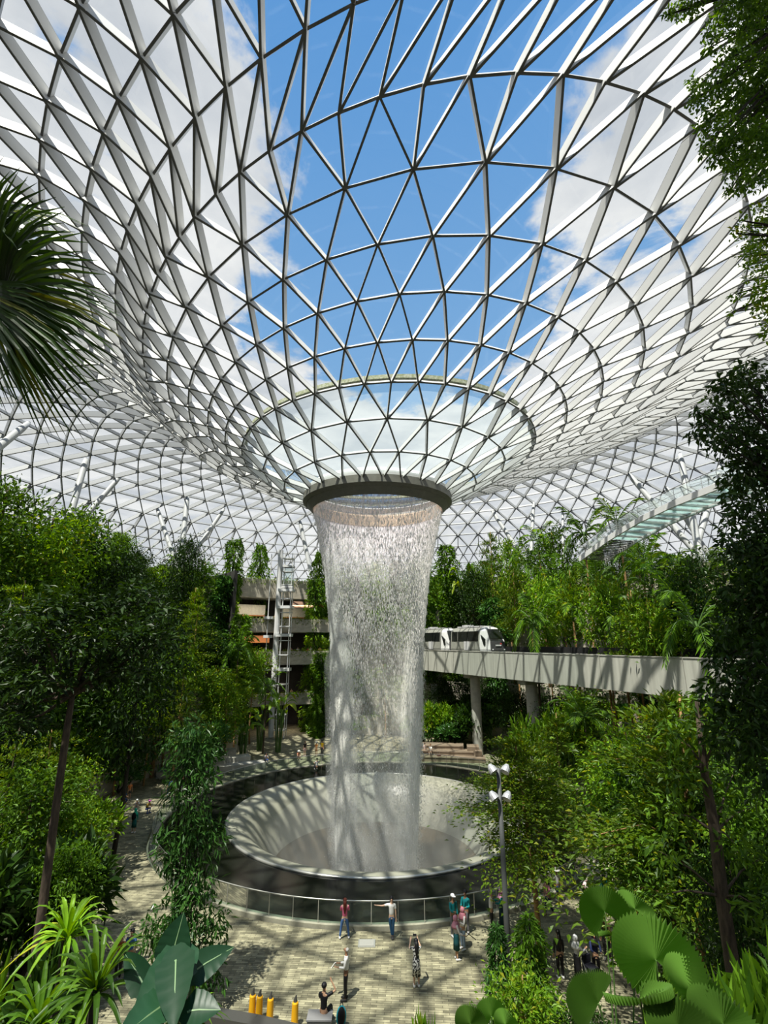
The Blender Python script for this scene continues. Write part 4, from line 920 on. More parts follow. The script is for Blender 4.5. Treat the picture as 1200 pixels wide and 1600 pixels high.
# --- scattered planting, grown where the terraces are; clear views are kept where the photograph has them
ENVX = [-100, 0, 50, 95, 140, 200, 260, 320, 350, 380, 410, 430, 455, 480, 510, 560, 640, 690, 720, 750, 800, 850, 900, 950, 1000, 1040, 1100, 1300]
ENVY = [735, 735, 765, 805, 790, 825, 855, 862, 848, 862, 850, 905, 905, 862, 875, 900, 900, 852, 850, 818, 812, 825, 800, 800, 845, 860, 850, 800]
KEEP = [(400, 850, 478, 1012, 83), (455, 1080, 500, 1240, 78), (655, 978, 960, 1092, 78), (660, 1066, 770, 1215, 74), (505, 700, 690, 1420, 62), (330, 1185, 850, 1600, 60),
        (168, 1225, 262, 1560, 46), (930, 735, 1150, 880, 52), (260, 1300, 420, 1600, 34), (845, 1290, 1000, 1540, 30)]
taken = []
def ok_place(x, y, z, h, w, mind):
    px, pt, D = project((x, y, z+h)); _, pb, Db = project((x, y, z))
    if D < 11 or not (-90 < px < 1290): return None
    env = np.interp(px, ENVX, ENVY)
    if pt < env: return None
    hw = FPX*w/D
    for x0, y0, x1, y1, dd in KEEP:
        if D < dd and px+hw > x0 and px-hw < x1 and pb > y0 and pt < y1: return None
    for qx, qy, qw in taken:
        if (qx-x)**2+(qy-y)**2 < (mind*(qw+w))**2: return None
    return px, pt
def scatter(kind, n, pol, w, s0, s1, zone, mind=.55, tries=60, rmin=0.8):
    got = 0
    for _ in range(n*tries):
        if got >= n: break
        f = rad(RNG.uniform(pol[0], pol[1])); r = RNG.uniform(pol[2], pol[3])
        fr = math.atan2(math.sin(f), math.cos(f)); x, y = AX+r*math.cos(f), AY+r*math.sin(f); z = terr(x, y)
        if z <= 0 and not pol[4]: continue
        k = (r-r0(fr))/wl(fr); k -= math.floor(k)
        if r > r0(fr) and (k < .15 or k > .9) and z < 24: continue
        v = int(RNG.integers(0, 3)); sc = RNG.uniform(s0, s1); h = PROTO[kind][v % len(PROTO[kind])][1]*sc
        q = ok_place(x, y, z, h, w*sc, mind)
        if q is None: continue
        plant(kind, v, (x, y, z), sc, zone=zone); taken.append((x, y, w*sc)); got += 1
    return got
Lz, Rz, Fz = 'on left slope', 'on right slope', 'on far slope'
# (from angle, to angle, r0, r1, may stand on the plaza)
def tree_at(kind, var, px, ptop, Y, wx=1.0, z=None, label=None, zone=None, **kw):
    """a plant whose top shows at (px, ptop), standing on whatever ground lies under it at depth Y"""
    p = at(px, ptop, Y); zz = terr(p.x, p.y) if z is None else z; h = PROTO[kind][var % len(PROTO[kind])][1]; s = max(.25, (p.z-zz)/h)
    taken.append((p.x, p.y, 1.2*s))
    sw = min(s, 1.35)*wx
    return plant(kind, var, (p.x, p.y, zz), (sw, sw, s), label=label, zone=zone, **kw)
# trees that shape the skyline and the edges of the clearing, read off the photograph
for q in [('green_tree', 0, 30, 742, 44, 1.5), ('bright_tree', 1, 85, 790, 46, 1.4), ('green_tree', 2, 140, 780, 52, 1.3), ('dark_tree', 0, 175, 832, 55, 1.2), ('dark_tree', 1, 295, 828, 70, .9), ('green_tree', 1, 320, 866, 72, 1),
          ('climber_column', 1, 368, 843, 76, 1.5), ('climber_column', 1, 408, 852, 86, 1.4), ('climber_column', 0, 352, 900, 73, 1.6), ('climber_column', 1, 378, 960, 72, 1.5), ('climber_column', 0, 345, 1000, 70, 1.6), ('tiered_tree', 0, 312, 935, 64, .9), ('tiered_tree', 1, 60, 885, 40, 1.0), ('tiered_tree', 0, 285, 1040, 52, .9),
          ('feather_palm', 2, 375, 985, 68, 1), ('feather_palm', 2, 418, 1050, 66, .9), ('paddle_plant', 0, 440, 1062, 67, 1.5), ('paddle_plant', 1, 385, 1090, 62, 1.5), ('paddle_plant', 0, 410, 1085, 68, 1.4), ('bright_tree', 0, 360, 1060, 60, 1.0), ('glossy_bush', 0, 310, 1130, 54, 1.6), ('climber_column', 1, 500, 862, 84, 1.3), ('climber_column', 1, 494, 905, 82, 1.5), ('climber_column', 1, 505, 1020, 78, 1.6),
          ('climber_column', 1, 498, 1085, 76, 1.0), ('dark_tree', 0, 230, 905, 36, 1.0), ('dark_tree', 1, 20, 960, 30, 1.3), ('tiered_tree', 1, 40, 1110, 25, .8), ('bright_tree', 0, 235, 1010, 54, 1.1), ('green_tree', 0, 160, 1040, 38, 1.1), ('bright_tree', 1, 120, 1160, 31, 1.0), ('green_tree', 2, 110, 1000, 36, 1.1), ('bright_tree', 0, 195, 1105, 49, 1.0), ('tiered_tree', 0, 95, 1120, 30, .8), ('green_tree', 1, 265, 960, 55, 1.2), ('green_tree', 0, 60, 1180, 24, 1.0),
          ('glossy_bush', 1, 185, 1195, 50, 1.4), ('bright_bush', 0, 120, 1240, 33, 1.6), ('bright_tree', 1, 125, 1235, 26, .8), ('green_tree', 2, 115, 1300, 22, .8), ('dark_bush', 0, 30, 1290, 22, 1.6)]:
    tree_at(q[0], q[1], q[2], q[3], q[4], q[5], zone=Lz if q[2] < 480 else Fz)
for q in [('climber_column', 1, 697, 852, 82, 1.6), ('paddle_plant', 0, 722, 840, 80, 1.5), ('paddle_plant', 1, 735, 838, 81, 1.3), ('tiered_tree', 0, 762, 815, 78, .9), ('bright_tree', 0, 790, 832, 76, 1.3), ('feather_palm', 1, 838, 822, 70, 1.2), ('green_tree', 1, 868, 815, 68, 1.2), ('feather_palm', 0, 905, 800, 64, 1.4), ('feather_palm', 1, 960, 785, 58, 1.4), ('feather_palm', 0, 1000, 840, 50, 1.2),
          ('feather_palm', 0, 820, 850, 72, 1.2), ('dark_tree', 1, 735, 880, 78, 1.0), ('climber_column', 1, 705, 900, 81, 1.5), ('feather_palm', 2, 870, 870, 62, 1.2), ('feather_palm', 0, 930, 880, 56, 1.2), ('feather_palm', 1, 1010, 860, 46, 1.1), ('dark_tree', 0, 1060, 850, 44, 1.0), ('feather_palm', 0, 1030, 900, 44, 1.2), ('feather_palm', 2, 830, 925, 58, 1.2), ('feather_palm', 2, 1080, 905, 38, 1.2), ('tiered_tree', 1, 1075, 860, 50, .9),
          ('climber_column', 0, 770, 935, 72, 1.6), ('feather_palm', 1, 890, 925, 54, 1.2), ('feather_palm', 0, 965, 930, 48, 1.2),
          ('fine_tree', 0, 1035, 1045, 18, .9), ('bright_tree', 0, 960, 1120, 30, 1.1), ('green_tree', 0, 1005, 1160, 24, 1.1), ('dark_tree', 0, 1080, 1120, 22, 1.0), ('dark_tree', 1, 1150, 1150, 17, .8), ('green_tree', 1, 1040, 1230, 19, 1.0), ('bright_tree', 0, 1010, 1230, 23, .9), ('dark_tree', 0, 1130, 1300, 13, .6),
          ('feather_palm', 2, 910, 1085, 44, 1.0), ('paddle_plant', 0, 880, 1110, 44, 1.2), ('bright_bush', 0, 850, 1095, 46, 1.5), ('dark_tree', 1, 880, 1080, 52, 1.2), ('dark_tree', 0, 800, 1075, 62, 1.0), ('dark_bush', 0, 745, 1085, 68, 1.6), ('paddle_plant', 1, 715, 1095, 69, 1.4), ('bright_bush', 0, 690, 1090, 71, 1.4), ('glossy_bush', 0, 705, 1125, 69, 1.5), ('bright_bush', 1, 672, 1110, 71, 1.5), ('paddle_plant', 1, 760, 1075, 68, 1.4), ('dark_tree', 1, 1180, 1060, 21, .9), ('green_tree', 2, 1190, 1210, 15, .8)]:
    tree_at(q[0], q[1], q[2], q[3], q[4], q[5], zone=Rz if q[2] > 760 else Fz)
for q in [(195, 1075, 50, 0), (275, 1010, 56, 1), (300, 990, 58, 0), (335, 1040, 60, 1), (240, 1090, 52, 1), (375, 1030, 66, 0), (310, 905, 66, 0), (170, 960, 45, 1), (400, 1010, 72, 1), (128, 1050, 42, 0)]: tree_at('pole_tree', q[3], q[0], q[1], q[2], 1.0, zone=Lz)
for q in [(800, 870, 66, 0), (845, 890, 60, 1), (890, 870, 55, 0), (935, 895, 50, 1), (985, 900, 45, 0), (1015, 930, 42, 1), (870, 1100, 40, 0), (960, 1160, 26, 1), (905, 1075, 46, 1)]: tree_at('pole_tree', q[3], q[0], q[1], q[2], 1.0, zone=Rz)
for q in [('bright_tree', 1, 528, 868, 86), ('green_tree', 1, 556, 880, 87), ('bright_tree', 0, 588, 872, 88), ('climber_column', 1, 618, 876, 87), ('green_tree', 0, 648, 866, 86), ('climber_column', 0, 540, 935, 83), ('bright_tree', 1, 572, 950, 84), ('green_tree', 2, 604, 940, 84), ('bright_tree', 0, 636, 945, 83), ('climber_column', 1, 668, 930, 82), ('bright_tree', 0, 535, 1030, 79), ('green_tree', 1, 566, 1045, 80), ('pole_tree', 0, 603, 1030, 76), ('bright_tree', 1, 630, 1050, 80), ('bright_bush', 0, 552, 1120, 79), ('bright_bush', 1, 625, 1125, 79)]: tree_at(q[0], q[1], q[2], q[3], q[4], 1.2, zone=Fz)
for q in [('dark_tree', 0, 688, 1052, 76), ('dark_tree', 1, 728, 1050, 75), ('dark_tree', 0, 765, 1054, 72), ('dark_bush', 0, 745, 1075, 73), ('dark_tree', 1, 845, 1078, 62), ('dark_tree', 0, 910, 1090, 54)]: tree_at(q[0], q[1], q[2], q[3], q[4], 1.2, zone=Rz if q[2] > 760 else Fz)
tree_at('fine_tree', 0, 818, 1128, 25.5, .92, z=0, label='yellow green tiered tree standing alone on the plaza behind the lamp post')
tree_at('fine_tree', 0, 850, 1165, 32, .8, z=0, label='second yellow green tiered tree, just beyond the one behind the lamp post')
scatter('tiered_tree', 7, (128, 200, 27, 46, 0), 1.9, .7, 1.05, Lz, .4)
scatter('dark_tree', 14, (135, 225, 26, 48, 0), 1.8, .8, 1.1, Lz, .4)
scatter('green_tree', 26, (126, 215, 25.5, 56, 0), 1.5, .7, 1.1, Lz, .4)
scatter('bright_tree', 18, (126, 205, 25.5, 56, 0), 1.3, .65, 1.05, Lz, .4)
scatter('feather_palm', 8, (126, 190, 26, 50, 0), 1.5, .8, 1.1, Lz, .4)
scatter('paddle_plant', 10, (124, 185, 26, 48, 0), 1.0, .8, 1.3, Lz)
scatter('glossy_bush', 24, (122, 205, 25.5, 56, 0), 1.3, .8, 1.5, Lz, .4)
scatter('bright_bush', 22, (122, 205, 25.5, 56, 0), 1.3, .8, 1.4, Lz, .4)
scatter('dark_bush', 14, (124, 210, 25.5, 56, 0), 1.4, .8, 1.5, Lz, .4)
scatter('tiered_tree', 5, (-20, 50, 27, 50, 0), 1.9, .7, 1.0, Rz, .4)
scatter('dark_tree', 10, (-45, 40, 26, 46, 0), 1.8, .8, 1.1, Rz, .4)
scatter('green_tree', 12, (-35, 70, 26, 58, 0), 1.5, .65, 1.05, Rz, .4)
scatter('bright_tree', 7, (-35, 75, 26, 58, 0), 1.3, .65, 1.0, Rz, .4)
scatter('feather_palm', 32, (-10, 76, 28, 56, 0), 1.4, .75, 1.15, Rz, .35)
scatter('paddle_plant', 14, (0, 80, 28, 56, 0), 1.0, .8, 1.35, Rz)
scatter('bright_tree', 7, (62, 95, 35, 54, 0), 1.2, .7, 1.0, Fz, .4)
scatter('green_tree', 7, (62, 95, 35, 54, 0), 1.3, .7, 1.0, Fz, .4)
scatter('glossy_bush', 24, (-15, 88, 26, 58, 0), 1.3, .8, 1.5, Rz, .4)
scatter('bright_bush', 20, (-15, 94, 26, 58, 0), 1.3, .8, 1.5, Rz, .4)
scatter('dark_bush', 14, (-25, 80, 26, 58, 0), 1.4, .8, 1.5, Rz, .4)
# low cover and trailing plants on each terrace: uncountable
for k in range(1, NLEV+1):
    n = 5200; f = np.concatenate([np.radians(RNG.uniform(128, 215, n//2)), np.radians(RNG.uniform(-35, 96, n//2))]); s = np.sin(f)
    a = 25.0+9.0*np.maximum(0, s)**3+4.0*np.maximum(0, -s); w = 3.2-1.3*np.maximum(0, s)**2+1.2*np.maximum(0, -s)**2
    hang = RNG.random(n) < .42; patch = (np.sin(f*23+k)+np.sin(f*41+2*k)) > -.5
    r = a+w*(k-1)+np.where(hang, -RNG.uniform(0, .3, n), RNG.uniform(.1, .9, n)*np.minimum(w, 3)); z = RISE*k+np.where(hang, .3-RNG.random(n)**1.6*1.7*patch, RNG.random(n)**2*.7)
    C = np.stack([r*np.cos(f), r*np.sin(f), z], 1); D = np.stack([-np.cos(f)*.6, -np.sin(f)*.6, np.where(hang, -.6, .5)], 1)+RNG.normal(size=(n, 3))*.6; U = UP-np.stack([np.cos(f), np.sin(f), 0*f], 1)*.5+RNG.normal(size=(n, 3))*.4
    o = obj('ground_cover', leaf_mesh('ground_cover', C, D, U, RNG.uniform(.22, .5, n), RNG.uniform(.1, .24, n), [L_mid, L_bright, L_mid, L_dark][k % 4])); o.location = (AX, AY, 0)
    tag(o, 'low trailing foliage covering garden terrace level %d above the plaza' % k, 'ground cover', 'trailing foliage on the terraces', 'stuff')
for o, f0, f1, r, zt in leafbuf['g']:
    n = 900; f = RNG.uniform(f0, f1, n); h = RNG.random(n)**1.5; C = np.stack([AX+(r-.1+RNG.uniform(-.2, .7, n))*np.cos(f), AY+(r-.1+RNG.uniform(-.2, .7, n))*np.sin(f), zt+.25-h*1.0], 1)-np.array(o.location)
    D = np.stack([-np.cos(f), -np.sin(f), -.3+0*f], 1)+RNG.normal(size=(n, 3))*.7
    tag(obj('trailing_plants', leaf_mesh('trailing_plants', C, D, UP+RNG.normal(size=(n, 3))*.5, RNG.uniform(.2, .45, n), RNG.uniform(.1, .2, n), L_yel), o), 'yellow green trailing plants', kind='stuff')
print('scattered', len(PLANTS))

# ------------------------------------------------------------------ foreground plants
def fan_leaf(mb_parts, hub, main, normal, L_, nseg, span, w, fuse=.45, droop=.25, jit=.1, rs=None):
    hub = np.array(hub); e1 = np.array(main)/np.linalg.norm(main); nn = np.array(normal, float); nn -= e1*nn.dot(e1); nn /= np.linalg.norm(nn); e2 = np.cross(nn, e1)
    for i in range(nseg):
        a = span*((i+.5)/nseg-.5); d = e1*math.cos(a)+e2*math.sin(a); Lq = L_*(1-.18*abs(a)/span*2)*(1+rs.uniform(-jit, jit)); t = np.array([0, .3, fuse, .75, 1.0])
        P = hub+d[None]*(Lq*t)[:, None]+nn[None]*(.10*Lq*np.sin(PI*t))[:, None]-UP[None]*(droop*Lq*t**3)[:, None]
        ww = np.array([.01, .3, fuse, .30, .03])*1.0; wid = np.minimum(ww*L_*span/nseg*.52, w)
        S = np.cross(nn, d); V = np.concatenate([P-S*wid[:, None]+nn*wid[:, None]*.35, P, P+S*wid[:, None]+nn*wid[:, None]*.35])
        F = [(j, j+1, 6+j, 5+j) for j in range(4)]+[(5+j, 6+j, 11+j, 10+j) for j in range(4)]
        mb_parts.append((V, np.array(F)))
rs = np.random.default_rng(5)
fp = empty('fan_palm', (-4.6, 4.4, 9.6)); tag(fp, 'dark fan palm reaching in from the upper left edge', 'palm'); o0 = np.array(fp.location)
crown = np.array(at(-150, 470, 4.5)); mb = MB(); mb.tube([(0, 0, -.3), tuple((crown-o0)*np.array([.5, .5, .5])), tuple(crown-o0)], [.13, .11, .10], 10); mb.build('trunk', bark, fp, True)
for (hx, hy), (tx, ty), tilt, nseg, Lp, span in [((-45, 360), (95, 345), (-.15, -.75, .6), 34, .85, 3.6), ((-25, 425), (145, 420), (.1, -.8, -.45), 36, 1.0, 3.0), ((5, 460), (180, 490), (.1, -.75, -.6), 34, 1.0, 2.7), ((-40, 480), (150, 530), (.0, -.9, .3), 28, 1.0, 1.7), ((-35, 470), (60, 570), (-.2, -.85, -.2), 24, .7, 1.5), ((-70, 410), (60, 300), (0, -.7, .7), 30, .8, 3.0)]:
    h = np.array(at(hx, hy, 4.4)); t = np.array(at(tx, ty, 4.1)); parts = []
    fan_leaf(parts, h-o0, t-h, tilt, np.linalg.norm(t-h)*1.05, nseg, span, .034, .5, .18, .08, rs); V, F = join(parts)
    lf = obj('fan_leaf', mesh_np('fan_leaf', V, [F], [L_fan]), fp)
    mb = MB(); mb.tube([tuple(crown-o0), tuple((crown+h)/2-o0+np.array([0, 0, .08])), tuple(h-o0)], [.022, .016, .012], 6); mb.build('petiole', stem_green, lf)

def leaf_mass(name, label, cat, blobs, Y, dens, leafL, mat, branch_from, ratio=.42, thick=.8, seed=1, hang=.5, depth=.6):
    """foliage gathered round twigs; blobs are (px, py, radius px, depth shift)"""
    rs = np.random.default_rng(seed); bf = np.array(branch_from); o = empty(name, tuple(bf)); tag(o, label, cat); Cs, Ds = [], []; mb = MB(); k = .97*Y/FPX
    for b in blobs:
        x, y, r = b[:3]; c = np.array(at(x, y, Y+(b[3] if len(b) > 3 else 0)+rs.uniform(-depth, depth))); R = r*k; n = int(dens*(r/50)**2)
        d = rnd_dirs(rs, n)*(rs.random(n)**.45)[:, None]*R*np.array([1, thick, 1]); Cs.append(c+d); Ds.append(unit(d)*.5+rs.normal(size=(n, 3))*.8+np.array([0, 0, -hang]))
        m = (c+bf)/2+np.array([0, 0, .25]); mb.tube([(0, 0, 0), tuple(m-bf), tuple(c-bf)], [.06, .03, .012], 5, False)
        for _ in range(3):
            e = c+rs.normal(size=3)*R*.6; mb.tube([tuple(m-bf), tuple(c*.5+m*.5-bf), tuple(e-bf)], [.014, .01, .004], 4, False)
    C = np.concatenate(Cs)-bf; D = np.concatenate(Ds); n = len(C)
    mb.build('branch', darkbark, o); obj('foliage', leaf_mesh('foliage', C, D, UP+rs.normal(size=(n, 3))*.6, leafL*rs.uniform(.6, 1.3, n), leafL*ratio*rs.uniform(.7, 1.2, n), mat), o); return o
tr = [(1165, 15, 55), (1200, 60, 70), (1185, 130, 62), (1215, 170, 70), (1150, 165, 45), (1125, 130, 34), (1095, 150, 26), (1082, 128, 16), (1165, 225, 46), (1195, 230, 50), (1130, 215, 32), (1105, 190, 26), (1150, 255, 30), (1118, 245, 20), (1185, 275, 30), (1100, 232, 14), (1060, 15, 22), (1085, 5, 26), (1045, 22, 12), (1120, 40, 28), (1108, 75, 18), (1145, 90, 36), (1160, 285, 20), (1140, 298, 14), (1225, 40, 90), (1240, 140, 90), (1170, -40, 70), (1230, -60, 100), (1290, -120, 140), (1330, 60, 120), (1300, 220, 90)]
oh = leaf_mass('overhanging_tree', 'dark tree canopy hanging in from the upper right corner with sunlit tips', 'tree', tr, 6.5, 620, .095, L_mid, at(1420, -60, 6.5), .45, 1.0, 3, .5)
ru = np.random.default_rng(77); n = 5200; cc = np.stack([ru.uniform(1.6, 5.6, 26), ru.uniform(2.0, 5.4, 26), ru.uniform(25.6, 27.6, 26)], 1); dd = rnd_dirs(ru, n)*(ru.random(n)**.4)[:, None]*1.1; C = cc[ru.integers(0, 26, n)]+dd-np.array(oh.location)  # unseen crown added overhead to cast shade on the climber curtain
obj('unseen_shade_foliage', leaf_mesh('unseen_shade_foliage', C, dd+ru.normal(size=(n, 3))*.8, UP+ru.normal(size=(n, 3))*.5, .3*ru.uniform(.6, 1.3, n), .14*ru.uniform(.7, 1.2, n), L_mid), oh)
mb = MB()
for c in cc: mb.tube([(0, 0, 0), tuple((c-np.array(oh.location))*.6+np.array([1, .5, 0])), tuple(c-np.array(oh.location))], [.12, .06, .02], 5, False)
mb.build('unseen_shade_limb', darkbark, oh)  # branches of the added crown out of view
tr = [(1195, 335, 34), (1185, 375, 36), (1175, 400, 26), (1200, 430, 40), (1190, 470, 26), (1160, 345, 14), (1150, 365, 12), (1150, 460, 12), (1143, 488, 9), (1215, 380, 50), (1205, 500, 22), (1198, 520, 14), (1230, 450, 50)]
leaf_mass('overhanging_branch', 'smaller leafy green branch reaching in from the right edge below the upper right canopy', 'branch', tr, 7.0, 420, .09, L_bright, at(1400, 420, 7.0), .5, 1.0, 4, .4)
tr = [(1165, 590, 38), (1140, 610, 34), (1190, 620, 50), (1115, 640, 26), (1100, 665, 24), (1085, 678, 14), (1150, 660, 46), (1185, 690, 60), (1125, 690, 30), (1165, 740, 48), (1200, 760, 64), (1150, 790, 30), (1180, 830, 54), (1155, 860, 36), (1205, 860, 60), (1170, 910, 48), (1135, 930, 24), (1195, 950, 60), (1150, 980, 40), (1180, 1020, 60), (1130, 1030, 30), (1160, 1080, 54), (1205, 1090, 60), (1120, 1090, 30), (1180, 1150, 60), (1140, 1150, 40), (1210, 1200, 60), (1230, 700, 70), (1240, 900, 80), (1090, 642, 10), (1240, 1050, 70)]
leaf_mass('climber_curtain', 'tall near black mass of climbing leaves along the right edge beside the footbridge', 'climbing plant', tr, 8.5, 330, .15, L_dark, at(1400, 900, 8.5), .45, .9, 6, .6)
cv = [(x, y, r*.78) for x, y, r in [(300, 1140, 34), (285, 1165, 42), (315, 1170, 36), (300, 1200, 44), (325, 1215, 26), (280, 1225, 36), (300, 1255, 36), (315, 1290, 40), (280, 1300, 44), (335, 1310, 26), (300, 1335, 46), (270, 1345, 30), (310, 1375, 40), (285, 1395, 36), (300, 1425, 38), (260, 1440, 40), (335, 1440, 30), (235, 1465, 28), (290, 1470, 44), (330, 1485, 30), (300, 1510, 38), (265, 1505, 34), (340, 1530, 18)]]
leaf_mass('climber_tree', 'tall narrow tree clothed in drooping leaves at the left edge of the pool', 'tree', cv, 22.5, 560, .34, L_blue, (at(290, 1300, 22.6).x, 22.6, 0.0), .28, .9, 8, .9, .3)
tr = [(60, 965, 50), (110, 945, 55), (170, 955, 50), (220, 930, 46), (255, 960, 36), (30, 1010, 56), (85, 1010, 60), (140, 1000, 55), (195, 995, 50), (240, 1000, 36), (-10, 960, 50), (20, 1070, 50), (70, 1065, 44), (150, 1050, 40), (185, 1045, 32), (-10, 1100, 50), (30, 1130, 40)]
dt = empty('forked_tree', (at(35, 1660, 13.5).x, 13.5, 4.0)); tag(dt, 'tall dark tree with a long thin leaning trunk that forks, at the left side', 'tree'); d0 = np.array(dt.location); zt = terr(dt.location.x, 13.5); dt.location.z = zt; d0[2] = zt
mb = MB(); tk = [np.array(at(x, y, 13.5)) for x, y in ((40, 1600), (62, 1450), (85, 1280), (103, 1150), (113, 1085))]
tk = [np.array([tk[0][0]-.1, 13.5, zt-.3])]+tk; mb.tube([tuple(p-d0) for p in tk], [.12, .115, .105, .095, .085, .07], 10); rsx = np.random.default_rng(3); Cs, Ds = [], []; fork = tk[-1]
for x, y, r in tr:
    c = np.array(at(x, y, 13.5+rsx.uniform(-1, 1.2))); R = r*.97*13.5/FPX; m = fork*.45+c*.55+np.array([0, 0, -.1]); mb.tube([tuple(fork-d0), tuple(m-d0), tuple(c-d0)], [.06, .035, .01], 6, False); n = int(300*(r/50)**2)
    d = rnd_dirs(rsx, n)*(rsx.random(n)**.4)[:, None]*R*np.array([1, 1, .6]); Cs.append(c+d-d0); Ds.append(unit(d)*.5+rsx.normal(size=(n, 3))*np.array([.8, .8, .4])+np.array([0, 0, -.2]))
mb.build('trunk', bark, dt, True); C, D = np.concatenate(Cs), np.concatenate(Ds); n = len(C); obj('foliage', leaf_mesh('foliage', C, D, UP+rsx.normal(size=(n, 3))*.4, .26*rsx.uniform(.6, 1.3, n), .10*rsx.uniform(.7, 1.2, n), L_dark), dt)
# right hand leaning tree
lt2 = empty('leaning_tree', (at(1165, 1640, 12).x, 12, terr(at(1165, 1640, 12).x, 12))); tag(lt2, 'slim grey trunked tree leaning left in the lower right, dark leaves high on it', 'tree'); d0 = np.array(lt2.location); mb = MB()
tk = [np.array(at(x, y, 12)) for x, y in ((1160, 1600), (1143, 1500), (1128, 1400), (1117, 1300), (1100, 1200), (1090, 1095))]; tk = [d0+np.array([0, 0, -.3])]+tk; mb.tube([tuple(p-d0) for p in tk], [.17, .15, .14, .13, .11, .09, .06], 10); Cs, Ds = [], []
for x, y, r in [(1090, 1110, 40), (1130, 1140, 45), (1060, 1150, 36), (1150, 1200, 46), (1070, 1210, 36), (1180, 1260, 50), (1120, 1250, 30), (1190, 1340, 45), (1050, 1270, 36), (1150, 1320, 26), (1030, 1330, 30), (1190, 1420, 36), (1020, 1400, 30)]:
    c = np.array(at(x, y, 12+rsx.uniform(-.8, 1))); R = r*.97*12/FPX; j = tk[int(np.argmin([abs(p[2]-c[2]+.5) for p in tk]))]; mb.tube([tuple(j-d0), tuple((j+c)/2-d0+np.array([0, 0, .1])), tuple(c-d0)], [.035, .02, .008], 5, False); n = int(240*(r/50)**2)
    d = rnd_dirs(rsx, n)*(rsx.random(n)**.4)[:, None]*R*np.array([1, 1, .8]); Cs.append(c+d-d0); Ds.append(unit(d)*.5+rsx.normal(size=(n, 3))*.7+np.array([0, 0, -.4]))
mb.build('trunk', bark, lt2, True); C, D = np.concatenate(Cs), np.concatenate(Ds); n = len(C); obj('foliage', leaf_mesh('foliage', C, D, UP+rsx.normal(size=(n, 3))*.5, .22*rsx.uniform(.6, 1.3, n), .085*rsx.uniform(.7, 1.2, n), L_mid), lt2)

# big leaved plants at the bottom corners
def near_base(px, Y):
    p = at(px, 1640, Y); return Vector((p.x, Y, terr(p.x, Y)))
al = empty('elephant_ear', near_base(285, 4.6)); tag(al, 'large dark elephant ear plant with ribbed arrow shaped leaves at the bottom left', 'plant'); d0 = np.array(al.location)
for (bx, by), (tx, ty), w, Y0, Y1, up in [((268, 1500), (288, 1418), .17, 4.7, 4.75, (0, -1, .35)), ((285, 1500), (205, 1590), .20, 4.6, 4.2, (.2, -.5, 1)), ((300, 1520), (366, 1472), .13, 4.7, 4.9, (.2, -.8, .6)), ((295, 1580), (345, 1572), .14, 4.3, 4.3, (.1, -.6, 1)), ((255, 1570), (180, 1620), .16, 4.3, 4.0, (0, -.6, 1)), ((275, 1500), (272, 1600), .17, 4.5, 4.1, (0, -.7, .8)), ((225, 1540), (195, 1480), .13, 4.9, 5.1, (0, -1, .4))]:
    b, t = np.array(at(bx, by, Y0)), np.array(at(tx, ty, Y1)); tt = np.linspace(-.28, 1, 22); P = b+(t-b)*tt[:, None]-UP*(.10*np.linalg.norm(t-b)*np.clip(tt, 0, 1)**2)[:, None]
    wd = w*np.where(tt < 0, np.sqrt(np.clip(1+tt/.3, 0, 1))*.8, np.cos(PI/2*np.clip(tt, 0, 1)**1.25))*(1+.05*np.sin(np.arange(22)*PI))+.004
    V, F = blade(P-d0, wd*.82, up, .18, .06); lf = obj('arrow_leaf', mesh_np('arrow_leaf', V, [F], [L_alo], True), al)
    mb = MB(); mb.tube([tuple(b-d0), tuple(P[10]-d0), tuple(P[-1]-d0)], [.008, .006, .002], 4); mb.tube([tuple(b-d0), tuple((b-d0)*.5+np.array([0, 0, -.05])), (0, 0, -.2)], [.014, .02, .03], 5); mb.build('midrib', principled('pale_rib', (.16, .26, .12), .5) if 'pale_rib' not in MATS else MATS['pale_rib'], lf)
def rosette_at(px, py, Y, sc, label, z=None):
    p = at(px, py, Y); zb = terr(p.x, p.y); o = empty('cordyline', (p.x, p.y, zb)); tag(o, label, 'plant'); parts, h = PROTO['rosette'][int(py) == 1462]; hub = p.z-zb
    mb = MB(); mb.tube([(0, 0, -.2), (0, 0, hub)], [.06, .045], 8); mb.build('stem', darkbark, o)
    f = obj('foliage', parts['foliage'], o); f.location = (0, 0, hub-.5*sc); f.scale = (sc, sc, sc); f.rotation_euler = (0, 0, px*.1); return o
rosette_at(105, 1462, 6.0, .42, 'bright yellow green strap leaved cordyline near the lower left edge')
rosette_at(150, 1545, 5.0, .46, 'larger cordyline with long arching leaves just below the bright one at the lower left')
rosette_at(60, 1600, 5.2, .42, 'cordyline low in the bottom left corner')
rosette_at(300, 1590, 4.6, .22, 'small spiky bright plant at the bottom edge right of the elephant ear')
